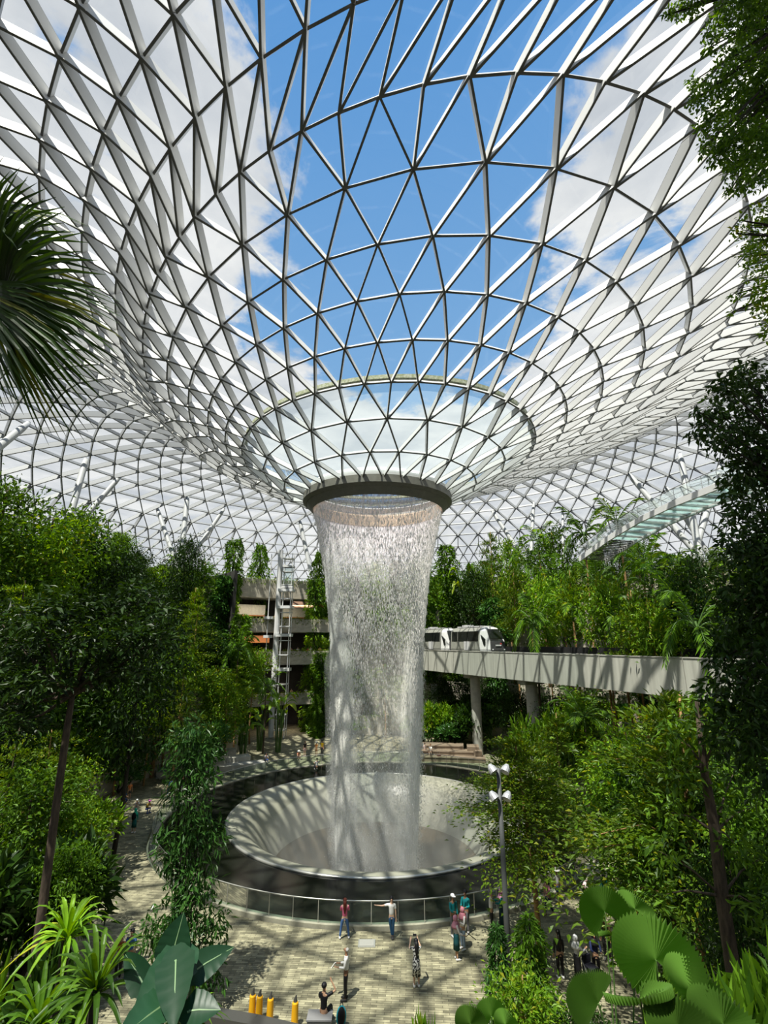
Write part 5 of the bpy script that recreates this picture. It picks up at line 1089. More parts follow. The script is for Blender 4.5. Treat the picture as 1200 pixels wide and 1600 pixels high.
def licuala(leaves, label, base, mat=L_lic):
    o = empty('ruffled_fan_palm', base); tag(o, label, 'palm'); d0 = np.array(o.location)
    for px, py, Y, r, nrm, ang, span in leaves:
        r *= .76
        c = np.array(at(px, py, Y)); nn = unit(np.array([nrm], float))[0]; e1 = np.cross(nn, np.array([math.cos(ang), 0, math.sin(ang)])); e1 /= np.linalg.norm(e1); e2 = np.cross(nn, e1); ns = 44; V = []; F = []
        for i in range(2*ns+1):
            a = span*(i/(2*ns)-.5); d = e1*math.cos(a)+e2*math.sin(a); z = .036*r*(1 if i % 2 else -1)
            for q, t in enumerate((0.02, .35, .7, .98+.03*(i % 2))): V.append(c+d*r*t+nn*(z*3*t+.22*r*t**2)-UP*.10*r*t**2-d0)
        for i in range(2*ns):
            for q in range(3): F.append((i*4+q, i*4+q+1, i*4+q+5, i*4+q+4))
        lf = obj('fan_leaf', mesh_np('fan_leaf', np.array(V), [np.array(F)], [mat]), o)
        mb = MB(); mb.tube([tuple(c-d0), tuple((c-d0)*.55+np.array([0, 0, .05])), (0, 0, -.2)], [.010, .014, .02], 6); mb.build('petiole', stem_green, lf)
    return o
licuala([(1025, 1500, 6.6, .62, (-.05, -.55, .85), 0.2, 5.2), (1085, 1550, 6.3, .46, (.35, -.4, .85), .6, 4.6), (1000, 1560, 6.1, .46, (-.1, .35, .9), 2.2, 4.4), (935, 1568, 6.2, .40, (-.3, -.35, .9), 1.4, 3.2), (1130, 1600, 6.0, .45, (.2, -.3, .9), 0, 5.0), (1060, 1605, 5.8, .40, (0, -.3, .9), 0, 5.0)], 'palm with big round pleated bright leaves at the bottom right', near_base(1030, 6.4))
licuala([(945, 1425, 9.5, .52, (-.25, -.6, .75), .2, 4.8), (992, 1420, 9.8, .42, (.3, -.3, .85), .3, 4.8), (955, 1462, 9.3, .35, (-.1, .5, .8), 2.2, 3.6)], 'smaller round leaved palm behind the big one at the lower right', near_base(955, 9.5))
licuala([(768, 1588, 7.0, .24, (-.1, -.5, .85), .3, 4.6), (735, 1600, 6.8, .24, (.1, -.4, .85), 0, 4.6), (790, 1602, 6.8, .2, (.3, -.4, .85), 0, 4.6)], 'bright round leaved palm tips at the bottom edge right of the seated man', near_base(765, 7.0))
def bush_at(kind, var, px, py, Y, sc, label):
    p = at(px, py, Y); zb = terr(p.x, p.y); h = PROTO[kind][var][1]; o = plant(kind, var, (p.x, p.y, zb), (sc, sc, max(.3, (p.z-zb)/h)), label=label); return o
bush_at('fern', 0, 850, 1560, 8.5, .75, 'bright fern at the bottom edge beneath the lamp post shrub')
bush_at('fern', 0, 895, 1590, 7.5, .6, 'fern at the bottom edge left of the big round leaved palm')
bush_at('climber_column', 1, 826, 1432, 17.0, .62, 'bright long leaved shrub at the foot of the lamp post, on its right')
bush_at('climber_column', 0, 776, 1446, 17.6, .42, 'dark leaved climber wrapped round the foot of the lamp post')
bush_at('bright_tree', 0, 800, 1500, 12.5, .5, 'bright low tree top at the bottom edge right of the lamp post')
bush_at('bright_bush', 0, 40, 1430, 8.0, .7, 'bright leafy shrub at the left edge above the cordylines')
bush_at('dark_bush', 0, 10, 1540, 6.5, .7, 'dark shrub in the bottom left corner behind the thin trunk')
bush_at('bright_bush', 1, 700, 1592, 9.5, .4, 'small bright shrub at the bottom edge left of the round leaved palm tips')
bush_at('dark_bush', 1, 1185, 1500, 8.5, .9, 'dark shrub at the right edge behind the leaning trunk')
bush_at('dark_tree', 0, 905, 1565, 13.0, .4, 'dark low foliage at the bottom between the fern and the dark clad walkers')

# ------------------------------------------------------------------ people
def cloth(c, rough=0.75):
    k = 'cloth_%d_%d_%d' % tuple(int(x*255) for x in c)
    return MATS[k] if k in MATS else principled(k, c, rough, spec=0.2)
def floral():
    if 'floral_cloth' in MATS: return MATS['floral_cloth']
    m, nt, out = newmat('floral_cloth'); L = nt.links; tc = N(nt, 'TexCoord'); vo = N(nt, 'TexNoise', inp={'Scale': 16.0, 'Detail': 1.0}); L.new(tc.outputs['Object'], vo.inputs['Vector'])
    cr = N(nt, 'ValToRGB'); cr.color_ramp.interpolation = 'CONSTANT'; cr.color_ramp.elements[0].color = (.02, .02, .025, 1); cr.color_ramp.elements[1].position = .5; cr.color_ramp.elements[1].color = (.7, .7, .68, 1)
    L.new(vo.outputs['Fac'], cr.inputs[0]); b = N(nt, 'BsdfPrincipled', inp={'Roughness': .8}); L.new(cr.outputs[0], b.inputs['Base Color']); L.new(b.outputs[0], out.inputs[0]); return m
SKINS = [principled('skin_light', (0.62, 0.40, 0.28), 0.5), principled('skin_mid', (0.45, 0.26, 0.16), 0.5), principled('skin_brown', (0.24, 0.125, 0.07), 0.5)]
EYE = EYE; eyem = principled('eye_dark', (.02, .015, .012), .3)
tmpobj = []
def skin_mesh(name, pts, edges, radii, mat, sub=1):
    me = bpy.data.meshes.new(name); me.from_pydata(pts, edges, []); o = bpy.data.objects.new('tmp', me); COL.objects.link(o)
    md = o.modifiers.new('s', 'SKIN'); md.use_smooth_shade = True; md.branch_smoothing = .3
    sv = me.skin_vertices[0].data
    for i, r in enumerate(radii): sv[i].radius = r if isinstance(r, tuple) else (r, r)
    sv[0].use_root = True
    o.modifiers.new('u', 'SUBSURF').levels = sub
    dg = bpy.context.evaluated_depsgraph_get(); ev = o.evaluated_get(dg); m2 = bpy.data.meshes.new_from_object(ev)
    bpy.data.objects.remove(o); bpy.data.meshes.remove(me); m2.name = name; m2.materials.clear(); m2.materials.append(mat)
    return m2
def vec(*a): return np.array(a, float)
def uv(v): v = np.array(v, float); return v/np.linalg.norm(v)
ARM_DOWN = ((.12, .05, -1), (.04, .22, -1))
def person(loc, head, h, label, top=(.6, .6, .6), sleeve='short', bottom=('trousers', (.03, .03, .04)), shoe=(.6, .6, .6), hair=('short', (.015, .012, .01)), armR=ARM_DOWN, armL=ARM_DOWN,
           pose='stand', skin=1, lean=0.0, group=None, patt=None, detail=True):
    o = empty('person', loc, rad(head), h/1.70); tag(o, label, 'person', group)
    sit = pose in ('sit', 'crouch'); pz = {'sit': .52, 'crouch': .38}.get(pose, .92); pel = vec(0, 0, pz); up = uv((0, math.sin(lean), math.cos(lean)))
    P, E_, R = [], [], []
    def ad(p, r, par=None):
        P.append(tuple(p)); R.append(r)
        if par is not None: E_.append((par, len(P)-1))
        return len(P)-1
    i0 = ad(pel, (.125, .10)); i1 = ad(pel+up*.15, (.115, .085), i0); i2 = ad(pel+up*.33, (.135, .095), i1); i3 = ad(pel+up*.45, (.10, .075), i2); i4 = ad(pel+up*.545, .05, i3)
    hd = uv((0, math.sin(lean*.4)+.08, 1)); i5 = ad(pel+up*.56+hd*.07, (.068, .075), i4); i6 = ad(pel+up*.56+hd*.155, (.078, .09), i5); ad(pel+up*.56+hd*.185, (.06, .07), i6)
    hc = pel+up*.56+hd*.125; fw = uv((0, 1, -.05)); ad(hc+fw*.105-hd*.01, .014, i6)
    Ts, Te, Tr = [], [], []     # shirt
    def tad(p, r, par=None):
        Ts.append(tuple(p)); Tr.append(r)
        if par is not None: Te.append((par, len(Ts)-1))
        return len(Ts)-1
    t0 = tad(pel-up*.02, (.142, .118)); t1 = tad(pel+up*.15, (.132, .105), t0); t2 = tad(pel+up*.33, (.152, .115), t1); t3 = tad(pel+up*.455, (.105, .085), t2); tad(pel+up*.51, (.06, .06), t3)
    for sx, arm in ((1, armR), (-1, armL)):
        s = pel+up*.455+vec(sx*.165, 0, 0); d1 = uv((arm[0][0]*sx, arm[0][1], arm[0][2])); d2 = uv((arm[1][0]*sx, arm[1][1], arm[1][2])); e = s+d1*.285; w_ = e+d2*.245
        a = ad(s, .052, i3); b = ad((s+e)/2, .045, a); c = ad(e, .037, b); d = ad(w_, .025, c); pm = ad(w_+d2*.055, (.034, .018), d)
        sd = np.cross(d2, vec(0, 0, 1) if abs(d2[2]) < .9 else vec(0, 1, 0)); sd = uv(sd); nn = np.cross(sd, d2)
        if detail:
            for k, (q, ln) in enumerate(((-.026, .062), (-.009, .075), (.009, .07), (.026, .055))):
                f1 = ad(w_+d2*.095+sd*q, .0095, pm); f2 = ad(w_+d2*(.095+ln*.55)+sd*q*1.1+nn*.008, .0085, f1); ad(w_+d2*(.095+ln*.95)+sd*q*1.1+nn*.022, .007, f2)
            f1 = ad(w_+d2*.045-sd*.04+nn*.01, .010, d); ad(w_+d2*.085-sd*.055+nn*.02, .008, f1)
        ta = tad(s-vec(sx*.01, 0, 0), .068, t3); tb = tad((s+e)/2, .060, ta)
        if sleeve == 'long': tc_ = tad(e, .05, tb); tad(w_-d2*.02, .038, tc_)
        elif sleeve == 'short': tad(s+d1*.19, .058, tb)
    B, Be, Br = [], [], []
    def bad(p, r, par=None):
        B.append(tuple(p)); Br.append(r)
        if par is not None: Be.append((par, len(B)-1))
        return len(B)-1
    b0 = bad(pel+vec(0, 0, .06), (.130, .105)); feet = []; b1 = bad(pel-vec(0, 0, .02), (.138, .115), b0); i00 = ad(pel-vec(0, 0, .04), (.115, .095), i0)
    for sx in (1, -1):
        hip = pel+vec(sx*.085, 0, -.06)
        if pose == 'sit': kd, ad2 = (sx*.08, 1, .02), (0, .05, -1)
        elif pose == 'crouch': kd, ad2 = (sx*.15, .9, .3), (0, -.35, -1)
        elif pose == 'walk': kd, ad2 = ((0, .32, -1), (0, .12, -1)) if sx > 0 else ((0, -.16, -1), (0, -.55, -1))
        elif pose == 'cross': kd, ad2 = ((-.10*sx, .03, -1), (-.16*sx, -.02, -1)) if sx > 0 else ((.02, 0, -1), (.02, -.02, -1))
        elif pose == 'wide': kd, ad2 = (sx*.22, .04, -1), (sx*.12, -.04, -1)
        else: kd, ad2 = (sx*.03, .04, -1), (0, -.04, -1)
        kn = hip+uv(kd)*.40; an = kn+uv(ad2)*.39; fwd = vec(0, 1, 0)
        a = ad(hip, .082, i00); b = ad((hip+kn)/2, .068, a); c = ad(kn, .05, b); d = ad(kn*.6+an*.4, .048, c); e = ad(an, .032, d); ad(an+fwd*.11+vec(0, 0, -.045), .026, e); feet.append(an)
        ba = bad(hip, .098, b1); bb = bad((hip+kn)/2, .082, ba)
        if bottom[0] == 'trousers': bc = bad(kn, .064, bb); bd = bad(kn*.5+an*.5, .058, bc); bad(an+vec(0, 0, .03), .05, bd)
        else: bad(hip+(kn-hip)*.72, .08, bb)
    dz = -min(f[2] for f in feet)+.075
    sh = lambda A: [tuple(vec(*p)+vec(0, 0, dz)) for p in A]
    obj('body', skin_mesh('body', sh(P), E_, R, SKINS[skin]), o)
    obj('shirt', skin_mesh('shirt', sh(Ts), Te, Tr, patt or cloth(top)), o)
    if bottom[0] in ('trousers', 'shorts'): obj(bottom[0], skin_mesh(bottom[0], sh(B), Be, Br, cloth(bottom[1])), o)
    else:
        zb = {'skirt': .42, 'long_skirt': .10}[bottom[0]]; z1 = pel[2]+dz+.14; mb = MB(); mb.lathe([(.118, z1), (.15, z1-.14), (.165, (z1+zb)/2), (.185, zb), (.165, zb+.02), (.1, z1-.05)], 20); mb.v = [(x, y*.8, z) for x, y, z in mb.v]; mb.build('skirt', patt or cloth(bottom[1]), o, True)
    for f in feet:
        q = f+vec(0, 0, dz); mb = MB(); mb.tube([(q[0], q[1]-.07, .05), (q[0], q[1]-.02, .065), (q[0], q[1]+.09, .05), (q[0], q[1]+.19, .035)], [.035, .052, .046, .026], 8); mb.v = [(x, y, max(z, .002)) for x, y, z in mb.v]; mb.build('shoe', cloth(shoe), o, True)
    hcx = hc+vec(0, 0, dz); kind, hcol = hair; hm = cloth(hcol, .5)
    mb = MB()
    if kind in ('short', 'long', 'cap', 'hat', 'bald_fringe'):
        if kind != 'bald_fringe': mb.ball(hcx+vec(0, -.022, .042), (.098, .108, .088), 12, 8)
        else: mb.ball(hcx+vec(0, -.045, -.01), (.092, .07, .06), 10, 6)
        if kind == 'long': mb.tube([tuple(hcx+vec(0, -.07, .04)), tuple(hcx+vec(0, -.11, -.12)), tuple(hcx+vec(0, -.125, -.3)), tuple(hcx+vec(0, -.12, -.50))], [.075, .085, .075, .025], 8); mb.v = [(x*1.0, y, z) for x, y, z in mb.v]
        hair_o = mb.build('hair', hm if kind != 'bald_fringe' else cloth((.3, .29, .28)), o, True)
        if kind == 'cap':
            mb = MB(); mb.ball(hcx+vec(0, -.012, .06), (.105, .115, .085), 12, 6); mb.box(hcx+vec(0, .13, .06), (.15, .11, .015)); mb.build('cap', cloth((.75, .76, .76)) if hcol[0] < .2 else hm, o, False)
        if kind == 'hat': 
            mb = MB(); mb.ball(hcx+vec(0, -.01, .08), (.11, .12, .08), 12, 6); mb.lathe([(.09, hcx[2]+.055), (.21, hcx[2]+.03), (.21, hcx[2]+.02), (.09, hcx[2]+.04)], 16, (hcx[0], hcx[1])); mb.build('hat', cloth((.75, .73, .68)), o)
    elif kind == 'hijab':
        mb.ball(hcx+vec(0, -.028, .01), (.112, .118, .135), 12, 8); cz = hcx[2]-.12
        mb.lathe([(.075, cz+.06), (.12, cz), (.19, cz-.14), (.20, cz-.22), (.17, cz-.2), (.07, cz)], 16, (hcx[0], hcx[1]-.02)); mb.build('headscarf', hm, o, True)
    mb = MB()
    for sx in (-1, 1): mb.ball(hcx+vec(sx*.032, .088, .012), .011, 6, 4)
    mb.build('eye_pair', eyem, o)
    if detail: mb = MB(); mb.box(hcx+vec(0, .088, -.045), (.045, .012, .01)); mb.build('mouth', cloth((.35, .1, .09)), o)
    return o
TEAL, PINK, WHITE, BLACK, JEAN, NAVY = (.01, .20, .22), (.62, .13, .25), (.72, .72, .70), (.012, .012, .014), (.05, .11, .26), (.02, .03, .09)
MAUVE = (.45, .20, .26)
UPF = ((.25, .7, -.35), (-.35, .5, .85)); FWD = ((.12, .55, -.8), (-.25, 1, .15)); RAISE = ((.9, .2, .6), (-.5, .2, 1))
g = ground
person(g(538, 1467), 4, 1.62, 'woman in a pink top and blue jeans leaning on the railing with her back turned', PINK, 'long', ('trousers', JEAN), (.75, .75, .75), ('long', (.10, .02, .012)), FWD, FWD, 'wide', 0)
person(g(612, 1466), 180, 1.66, 'woman in a white t-shirt and jeans facing us with one arm along the railing', WHITE, 'short', ('trousers', (.04, .12, .25)), (.05, .05, .05), ('long', BLACK), ((1, -.1, -.25), (1, -.05, .05)), ARM_DOWN, 'cross', 0)
person(g(540, 1563), 86, 1.74, 'bald man in a white shirt and black trousers standing sideways with a white paper', WHITE, 'long', ('trousers', BLACK), (.03, .03, .03), ('bald_fringe', BLACK), ((.05, .1, -1), (-.1, 1, -.05)), ((.05, .15, -1), (-.15, 1, .0)), 'stand', 2)
def held(name, label, cat, loc, size, mat, rot=(0, 0, 0)):
    o = MB().box((0, 0, 0), size).build(name, mat); o.location = loc; o.rotation_euler = rot; return tag(o, label, cat)
p = g(540, 1563); held('paper', 'folded white paper held by the bald man in the white shirt', 'paper', (p.x-.50, p.y+.05, 1.10), (.16, .02, .22), cloth((.8, .8, .78)), (.6, .3, 1.2))
person(g(651, 1543), 8, 1.64, 'long haired woman in a black and white patterned dress holding a phone up', (.5, .5, .5), 'short', ('skirt', WHITE), (.75, .75, .72), ('long', BLACK), UPF, UPF, 'stand', 0, patt=floral())
p = g(651, 1543); held('phone', 'dark phone raised by the woman in the patterned dress', 'phone', (p.x-.03, p.y+.36, 1.60), (.15, .012, .08), cloth((.02, .02, .025)))
sp = g(505, 1606); person(sp, -18, 1.74, 'man in black seated at the bottom edge with a hand to his head', BLACK, 'short', ('trousers', BLACK), (.06, .06, .06), ('short', BLACK), ((.6, .5, .25), (-.75, .15, .9)), ((.2, .5, -.8), (-.1, .9, .1)), 'sit', 1)
bb = empty('seat_block', (sp.x-.12, sp.y-.05, 0)); tag(bb, 'grey stone seat block under the man in black', 'seat'); MB().box((0, -.05, .2), (.85, .5, .40)).build('slab', concrete, bb); MB().box((0, -.05, .42), (.9, .55, .05)).build('seat_top', principled('grey_top', (.2, .2, .2), .7), bb)
bp = empty('backpack', g(533, 1606), .3); tag(bp, 'black and turquoise backpack standing on the paving beside the seated man', 'backpack'); MB().ball((0, 0, .33), (.19, .14, .33), 12, 8).build('bag_body', cloth((.02, .35, .45)), bp, True); MB().ball((-.02, -.09, .38), (.15, .10, .30), 10, 6).build('front_pocket', cloth(BLACK), bp, True); MB().tube([(-.06, 0, .62), (-.04, 0, .74), (.04, 0, .74), (.06, 0, .62)], .015, 6).build('handle', cloth(BLACK), bp)
person(g(709, 1463), 200, 1.68, 'man in a turquoise jacket and white cap at the railing', TEAL, 'long', ('trousers', (.1, .1, .11)), (.5, .5, .5), ('cap', BLACK), FWD, ARM_DOWN, 'stand', 2)
person(g(729, 1458), 150, 1.74, 'dark haired man in a turquoise jacket looking at his phone by the railing', TEAL, 'long', ('trousers', (.12, .12, .13)), (.3, .3, .3), ('short', BLACK), ((.1, .2, -1), (-.35, 1, .2)), ((.1, .2, -1), (-.35, 1, .2)), 'stand', 2)
person(g(714, 1500), -80, 1.62, 'woman in a mauve headscarf, grey sleeves and a dark teal wrap over jeans', (.45, .43, .43), 'long', ('skirt', (.012, .075, .085)), (.6, .6, .6), ('hijab', MAUVE), ((.1, .3, -1), (.1, 1, -.4)), ((.1, .4, -1), (.0, 1, -.3)), 'stand', 1)
p = g(714, 1500); st_ = MB().tube([(0, 0, 0), (.42, .04, -.30)], .018, 6).build('folded_umbrella', cloth((.02, .02, .02))); st_.location = (p.x+.45, p.y, 1.02); tag(st_, 'short dark folded umbrella held by the woman in grey sleeves', 'umbrella')
person(g(724, 1484), 120, 1.60, 'woman in a dusky pink headscarf with folded arms behind the grey sleeved woman', (.55, .54, .52), 'long', ('trousers', (.25, .33, .42)), (.75, .75, .75), ('hijab', (.42, .16, .2)), ((.2, .3, -1), (-.8, .7, .5)), ((.2, .3, -1), (-.8, .7, .3)), 'stand', 1)
person(g(769, 1456), -100, 1.72, 'man in a long white shirt and black trousers with one hand behind his head', WHITE, 'short', ('trousers', BLACK), (.75, .75, .75), ('cap', (.2, .2, .22)), ((.5, .2, .75), (-.55, -.2, .65)), ARM_DOWN, 'stand', 1)
person(g(785, 1450), 95, 1.60, 'woman in a pink headscarf and turquoise jacket facing the man in the long white shirt', TEAL, 'long', ('long_skirt', (.02, .05, .06)), (.2, .2, .2), ('hijab', (.55, .25, .36)), FWD, FWD, 'stand', 1)
person(g(858, 1430), 120, 1.62, 'woman in a pink top and navy trousers walking along the railing on the right', (.55, .2, .26), 'short', ('trousers', NAVY), (.6, .35, .28), ('long', BLACK), ARM_DOWN, FWD, 'walk', 1)
person(g(873, 1412), 200, 1.64, 'person in white with a sun hat and blue shorts beside the walking woman', WHITE, 'short', ('shorts', (.05, .12, .3)), (.75, .75, .75), ('hat', BLACK), ARM_DOWN, ARM_DOWN, 'walk', 1)
person(g(920, 1428), 190, 1.58, 'woman in a pale patterned headscarf and pink top behind the round leaved palm', (.6, .3, .36), 'long', ('trousers', (.4, .4, .42)), (.6, .6, .6), ('hijab', (.6, .5, .5)), FWD, ARM_DOWN, 'stand', 1)
person(g(948, 1424), 20, 1.66, 'person in a turquoise jacket half hidden above the round leaved palm', TEAL, 'long', ('trousers', BLACK), (.2, .2, .2), ('short', BLACK), ARM_DOWN, ARM_DOWN, 'stand', 2)
person(g(972, 1346), 185, 1.74, 'man in an open turquoise jacket over a white t-shirt on the far right path', WHITE, 'long', ('trousers', (.45, .47, .5)), (.6, .6, .6), ('short', BLACK), ARM_DOWN, ((.5, .1, -1), (.1, .2, -1)), 'stand', 2)
person(g(965, 1334), 175, 1.68, 'person in an orange cap behind the man in the open jacket', (.5, .5, .5), 'short', ('trousers', (.1, .1, .12)), (.5, .5, .5), ('cap', (.6, .16, .06)), ARM_DOWN, ARM_DOWN, 'stand', 1)
person(g(877, 1530), 10, 1.70, 'long haired person all in black with white shoes on the lower right path', (.02, .02, .02), 'long', ('trousers', BLACK), (.75, .75, .75), ('long', (.02, .018, .015)), ARM_DOWN, ARM_DOWN, 'stand', 1)
person(g(905, 1536), -60, 1.62, 'woman in a white headscarf and pale tunic over a long black skirt', (.55, .56, .58), 'long', ('long_skirt', BLACK), (.6, .6, .6), ('hijab', (.72, .72, .74)), FWD, ((.2, .5, -.8), (.1, 1, -.2)), 'stand', 1)
person(g(934, 1532), 175, 1.64, 'person in a black hood and navy jacket beside a stroller', NAVY, 'long', ('trousers', BLACK), (.1, .1, .1), ('hijab', BLACK), FWD, FWD, 'stand', 1)
sr = empty('stroller', g(925, 1538), .4); tag(sr, 'dark folding stroller in front of the person in the navy jacket', 'stroller'); MB().box((0, 0, .5), (.4, .5, .28)).box((0, .2, .72), (.4, .08, .4)).build('seat', cloth((.02, .02, .03)), sr)
for x in (-.2, .2):
    mb = MB(); mb.tube([(x, -.28, .08), (x, .1, .55), (x, .42, 1.0)], .018, 6); f_ = mb.build('side_frame', brushed, sr)
    for y in (-.28, .3): MB().tube([(x-.02, y, .09), (x+.02, y, .09)], .09, 12).build('wheel', cloth(BLACK), f_)
person(g(950, 1500), 150, 1.70, 'man in a brown jacket behind the person in the black hood', (.07, .045, .02), 'long', ('trousers', (.03, .03, .03)), (.1, .1, .1), ('short', BLACK), ARM_DOWN, ARM_DOWN, 'stand', 2)
person(g(208, 1302), 5, 1.60, 'woman in a bright green headscarf with a black backpack on the left path', (.01, .28, .2), 'long', ('skirt', (.02, .14, .13)), (.6, .6, .6), ('hijab', (.02, .42, .27)), ARM_DOWN, ARM_DOWN, 'stand', 1)
p = g(208, 1302); k2 = empty('backpack', (p.x, p.y-.20, .95)); tag(k2, 'black backpack worn by the woman in the green headscarf', 'backpack'); MB().ball((0, 0, .2), (.17, .10, .25), 10, 7).build('bag_body', cloth(BLACK), k2, True)
person(g(213, 1266), 200, 1.35, 'child in a white cap bending over the left path', (.4, .42, .46), 'short', ('trousers', (.3, .3, .32)), (.6, .6, .6), ('cap', BLACK), FWD, FWD, 'crouch', 1, .5)
person(g(228, 1270), 250, 1.45, 'crouching person in a yellow top and purple cap on the left path', (.4, .28, .03), 'short', ('trousers', (.05, .08, .3)), (.05, .1, .4), ('cap', (.35, .05, .3)), FWD, FWD, 'crouch', 1, .5)
person(g(191, 1256), 240, 1.60, 'seated person in blue at the edge of the left path', (.03, .08, .22), 'short', ('trousers', (.03, .06, .16)), (.6, .25, .08), ('short', BLACK), FWD, FWD, 'crouch', 1, .2)
person(g(201, 1250), 230, 1.45, 'small person in an orange top next to the seated one in blue', (.6, .2, .06), 'short', ('shorts', (.05, .05, .06)), (.4, .4, .4), ('short', BLACK), ARM_DOWN, ARM_DOWN, 'stand', 1)
person(g(263, 1247), 200, 1.66, 'person in blue standing at the steps left of the narrow climbing tree', (.05, .13, .36), 'short', ('trousers', (.05, .10, .25)), (.1, .1, .1), ('short', BLACK), ARM_DOWN, FWD, 'stand', 1)
person(g(285, 1240), 200, 1.60, 'person in a pink top half hidden behind the narrow climbing tree', (.6, .2, .22), 'short', ('trousers', (.1, .1, .12)), (.4, .4, .4), ('short', BLACK), ARM_DOWN, ARM_DOWN, 'stand', 1)
person(g(476, 1181), 190, 1.62, 'woman in a black top and pale pink shorts standing beyond the pool', (.02, .015, .015), 'none', ('shorts', (.6, .4, .42)), (.5, .4, .35), ('long', (.06, .03, .015)), ARM_DOWN, ARM_DOWN, 'stand', 0)
person(g(466, 1187), 200, 1.60, 'crouching person in a pale sun hat beside the woman in pink shorts', (.5, .2, .12), 'short', ('trousers', (.3, .2, .15)), (.5, .5, .5), ('hat', BLACK), FWD, FWD, 'crouch', 0, .4)
person(g(494, 1182), 160, 1.64, 'person in an orange top and blue cap beyond the pool', (.5, .22, .06), 'short', ('shorts', (.35, .2, .1)), (.4, .3, .2), ('cap', (.04, .10, .4)), ARM_DOWN, FWD, 'stand', 1)
person(g(503, 1180), 170, 1.66, 'person in a bright yellow top at the edge of the waterfall beyond the pool', (.65, .42, .02), 'short', ('trousers', (.04, .04, .05)), (.5, .5, .5), ('short', BLACK), ARM_DOWN, ARM_DOWN, 'stand', 1)
person(g(495, 1203), 30, 1.70, 'person in a white t-shirt and dark trousers seated at the far railing', WHITE, 'short', ('trousers', (.03, .03, .04)), (.3, .3, .3), ('short', BLACK), ((.5, .3, -.6), (.2, .8, -.2)), FWD, 'crouch', 1)
person(g(415, 1192), 210, 1.60, 'seated person in blue and white under the planted trees beyond the pool', (.5, .5, .52), 'short', ('trousers', (.08, .14, .45)), (.6, .6, .6), ('short', BLACK), FWD, FWD, 'crouch', 1, .2)
person(g(673, 1187), 150, 1.70, 'person in white with a dark jacket on the stepped stone bench', WHITE, 'short', ('shorts', (.5, .4, .3)), (.1, .1, .1), ('short', (.2, .1, .03)), ARM_DOWN, FWD, 'walk', 0)
person(g(664, 1184), 190, 1.64, 'person in pale clothes half veiled by the right edge of the waterfall', (.6, .45, .4), 'short', ('trousers', (.4, .35, .3)), (.5, .5, .5), ('short', BLACK), ARM_DOWN, ARM_DOWN, 'stand', 0)
sc_ = empty('suitcase', g(686, 1189), .5); tag(sc_, 'brown wheeled suitcase pulled by the person at the stone bench', 'suitcase'); MB().box((0, 0, .36), (.42, .26, .6)).build('shell_body', cloth((.2, .1, .08)), sc_); MB().tube([(-.12, .1, .66), (-.12, .1, 1.0), (.12, .1, 1.0), (.12, .1, .66)], .012, 5).build('handle', brushed, sc_)
for x in (-.15, .15): MB().tube([(x-.02, 0, .04), (x+.02, 0, .04)], .04, 8).build('wheel', cloth(BLACK), sc_)
person(g(96, 1448), 20, 1.62, 'person in a turquoise top at the lower left behind the bright cordyline', (.01, .33, .36), 'long', ('trousers', (.02, .02, .03)), (.2, .2, .2), ('hijab', (.01, .30, .33)), FWD, ARM_DOWN, 'stand', 1)
person(g(80, 1446), 340, 1.62, 'person in maroon beside the turquoise one at the lower left', (.12, .02, .03), 'long', ('trousers', (.02, .02, .03)), (.2, .2, .2), ('hijab', (.10, .02, .03)), FWD, ARM_DOWN, 'stand', 1)
person(g(183, 1532), 170, 1.62, 'dark haired person in an orange top at the bottom left of the plaza', (.5, .14, .05), 'short', ('trousers', (.03, .03, .03)), (.2, .2, .2), ('short', BLACK), FWD, FWD, 'stand', 1)
person(g(199, 1526), 190, 1.66, 'long haired person in a blue top at the bottom left of the plaza', (.06, .16, .4), 'short', ('trousers', (.03, .03, .05)), (.2, .2, .2), ('long', BLACK), FWD, ARM_DOWN, 'stand', 1)
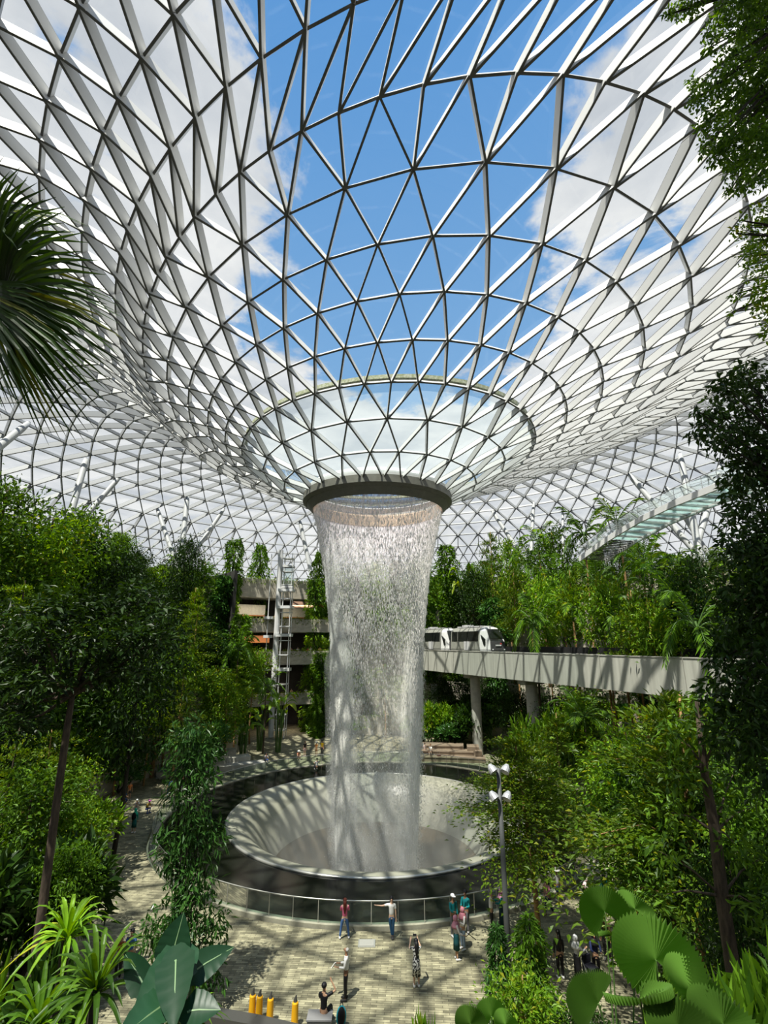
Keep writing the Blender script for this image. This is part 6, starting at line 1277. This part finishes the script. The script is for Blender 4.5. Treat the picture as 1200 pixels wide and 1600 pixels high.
# visitors on the galleries
def gp(px, z, r):
    d = direction(px, 1000); lo, hi = 60.0, 110.0
    for _ in range(50):
        m = (lo+hi)/2; x = d.x*m/d.y
        if math.hypot(x-AX, m-AY) > r: hi = m
        else: lo = m
    return Vector((d.x*lo/d.y, lo, z))
for px, z, r, h, top, lb in ((455, 11.0, 37.7, 1.66, (.5, .3, .2), 'visitor in orange brown behind the leafy parapet at the foot of the lift tower'), (466, 11.0, 37.9, 1.62, WHITE, 'visitor in white, second from the lift tower on the leafy parapet gallery'), (486, 11.0, 37.7, 1.72, (.7, .7, .68), 'tall visitor in white near the waterfall on the leafy parapet gallery'), (482, 11.0, 37.8, 1.55, (.6, .04, .05), 'visitor in red beside the tall one in white on the gallery'),
                             (500, 11.0, 37.7, 1.66, (.5, .25, .1), 'visitor in tan at the right end of the leafy parapet gallery'), (411, 15.9, 38.2, 1.66, WHITE, 'visitor in white left of the lift tower on the second gallery'), (427, 15.9, 38.2, 1.66, (.45, .4, .2), 'visitor in ochre just left of the lift tower on the second gallery'), (481, 4.8, 37.6, 1.66, WHITE, 'visitor in white on the lowest gallery'), (459, 4.8, 37.6, 1.66, (.6, .3, .25), 'visitor in pink on the lowest gallery')):
    person(gp(px, z, r), 200, h, lb, top, 'short', ('trousers', (.04, .04, .05)), (.3, .3, .3), ('short', BLACK), FWD, ARM_DOWN, 'stand', 1, group='visitors on the galleries', detail=False)

# ------------------------------------------------------------------ labels of the scattered plants: which one is which
ORD = ['first', 'second', 'third', 'fourth', 'fifth', 'sixth', 'seventh', 'eighth', 'ninth', 'tenth', 'eleventh', 'twelfth', 'thirteenth', 'fourteenth', 'fifteenth', 'sixteenth', 'seventeenth', 'eighteenth', 'nineteenth', 'twentieth']
bins = {}
for o, desc, zone in PLANTS:
    k = round(o.location.z/RISE); lv = 'beside the plaza' if k <= 1 else 'low' if k <= 3 else 'halfway up' if k <= 6 else 'high' if k <= 8 else 'at the top'
    bins.setdefault((desc, zone, lv), []).append(o)
for (desc, zone, lv), os_ in bins.items():
    os_.sort(key=lambda o: project(o.location)[0]); n = len(os_)
    place = (zone+' '+lv) if lv != 'low' else 'low '+zone
    for i, o in enumerate(os_):
        o['group'] = '%ss %s' % (desc.split(' with ')[0], zone)
        if n == 1: o['label'] = desc+' '+place
        elif i == 0: o['label'] = desc+' '+place+', leftmost'
        elif i == n-1: o['label'] = desc+' '+place+', rightmost'
        else: o['label'] = desc+' '+place+', '+(ORD[i] if i < 20 else str(i+1))+' from left'
bpy.context.view_layer.update()
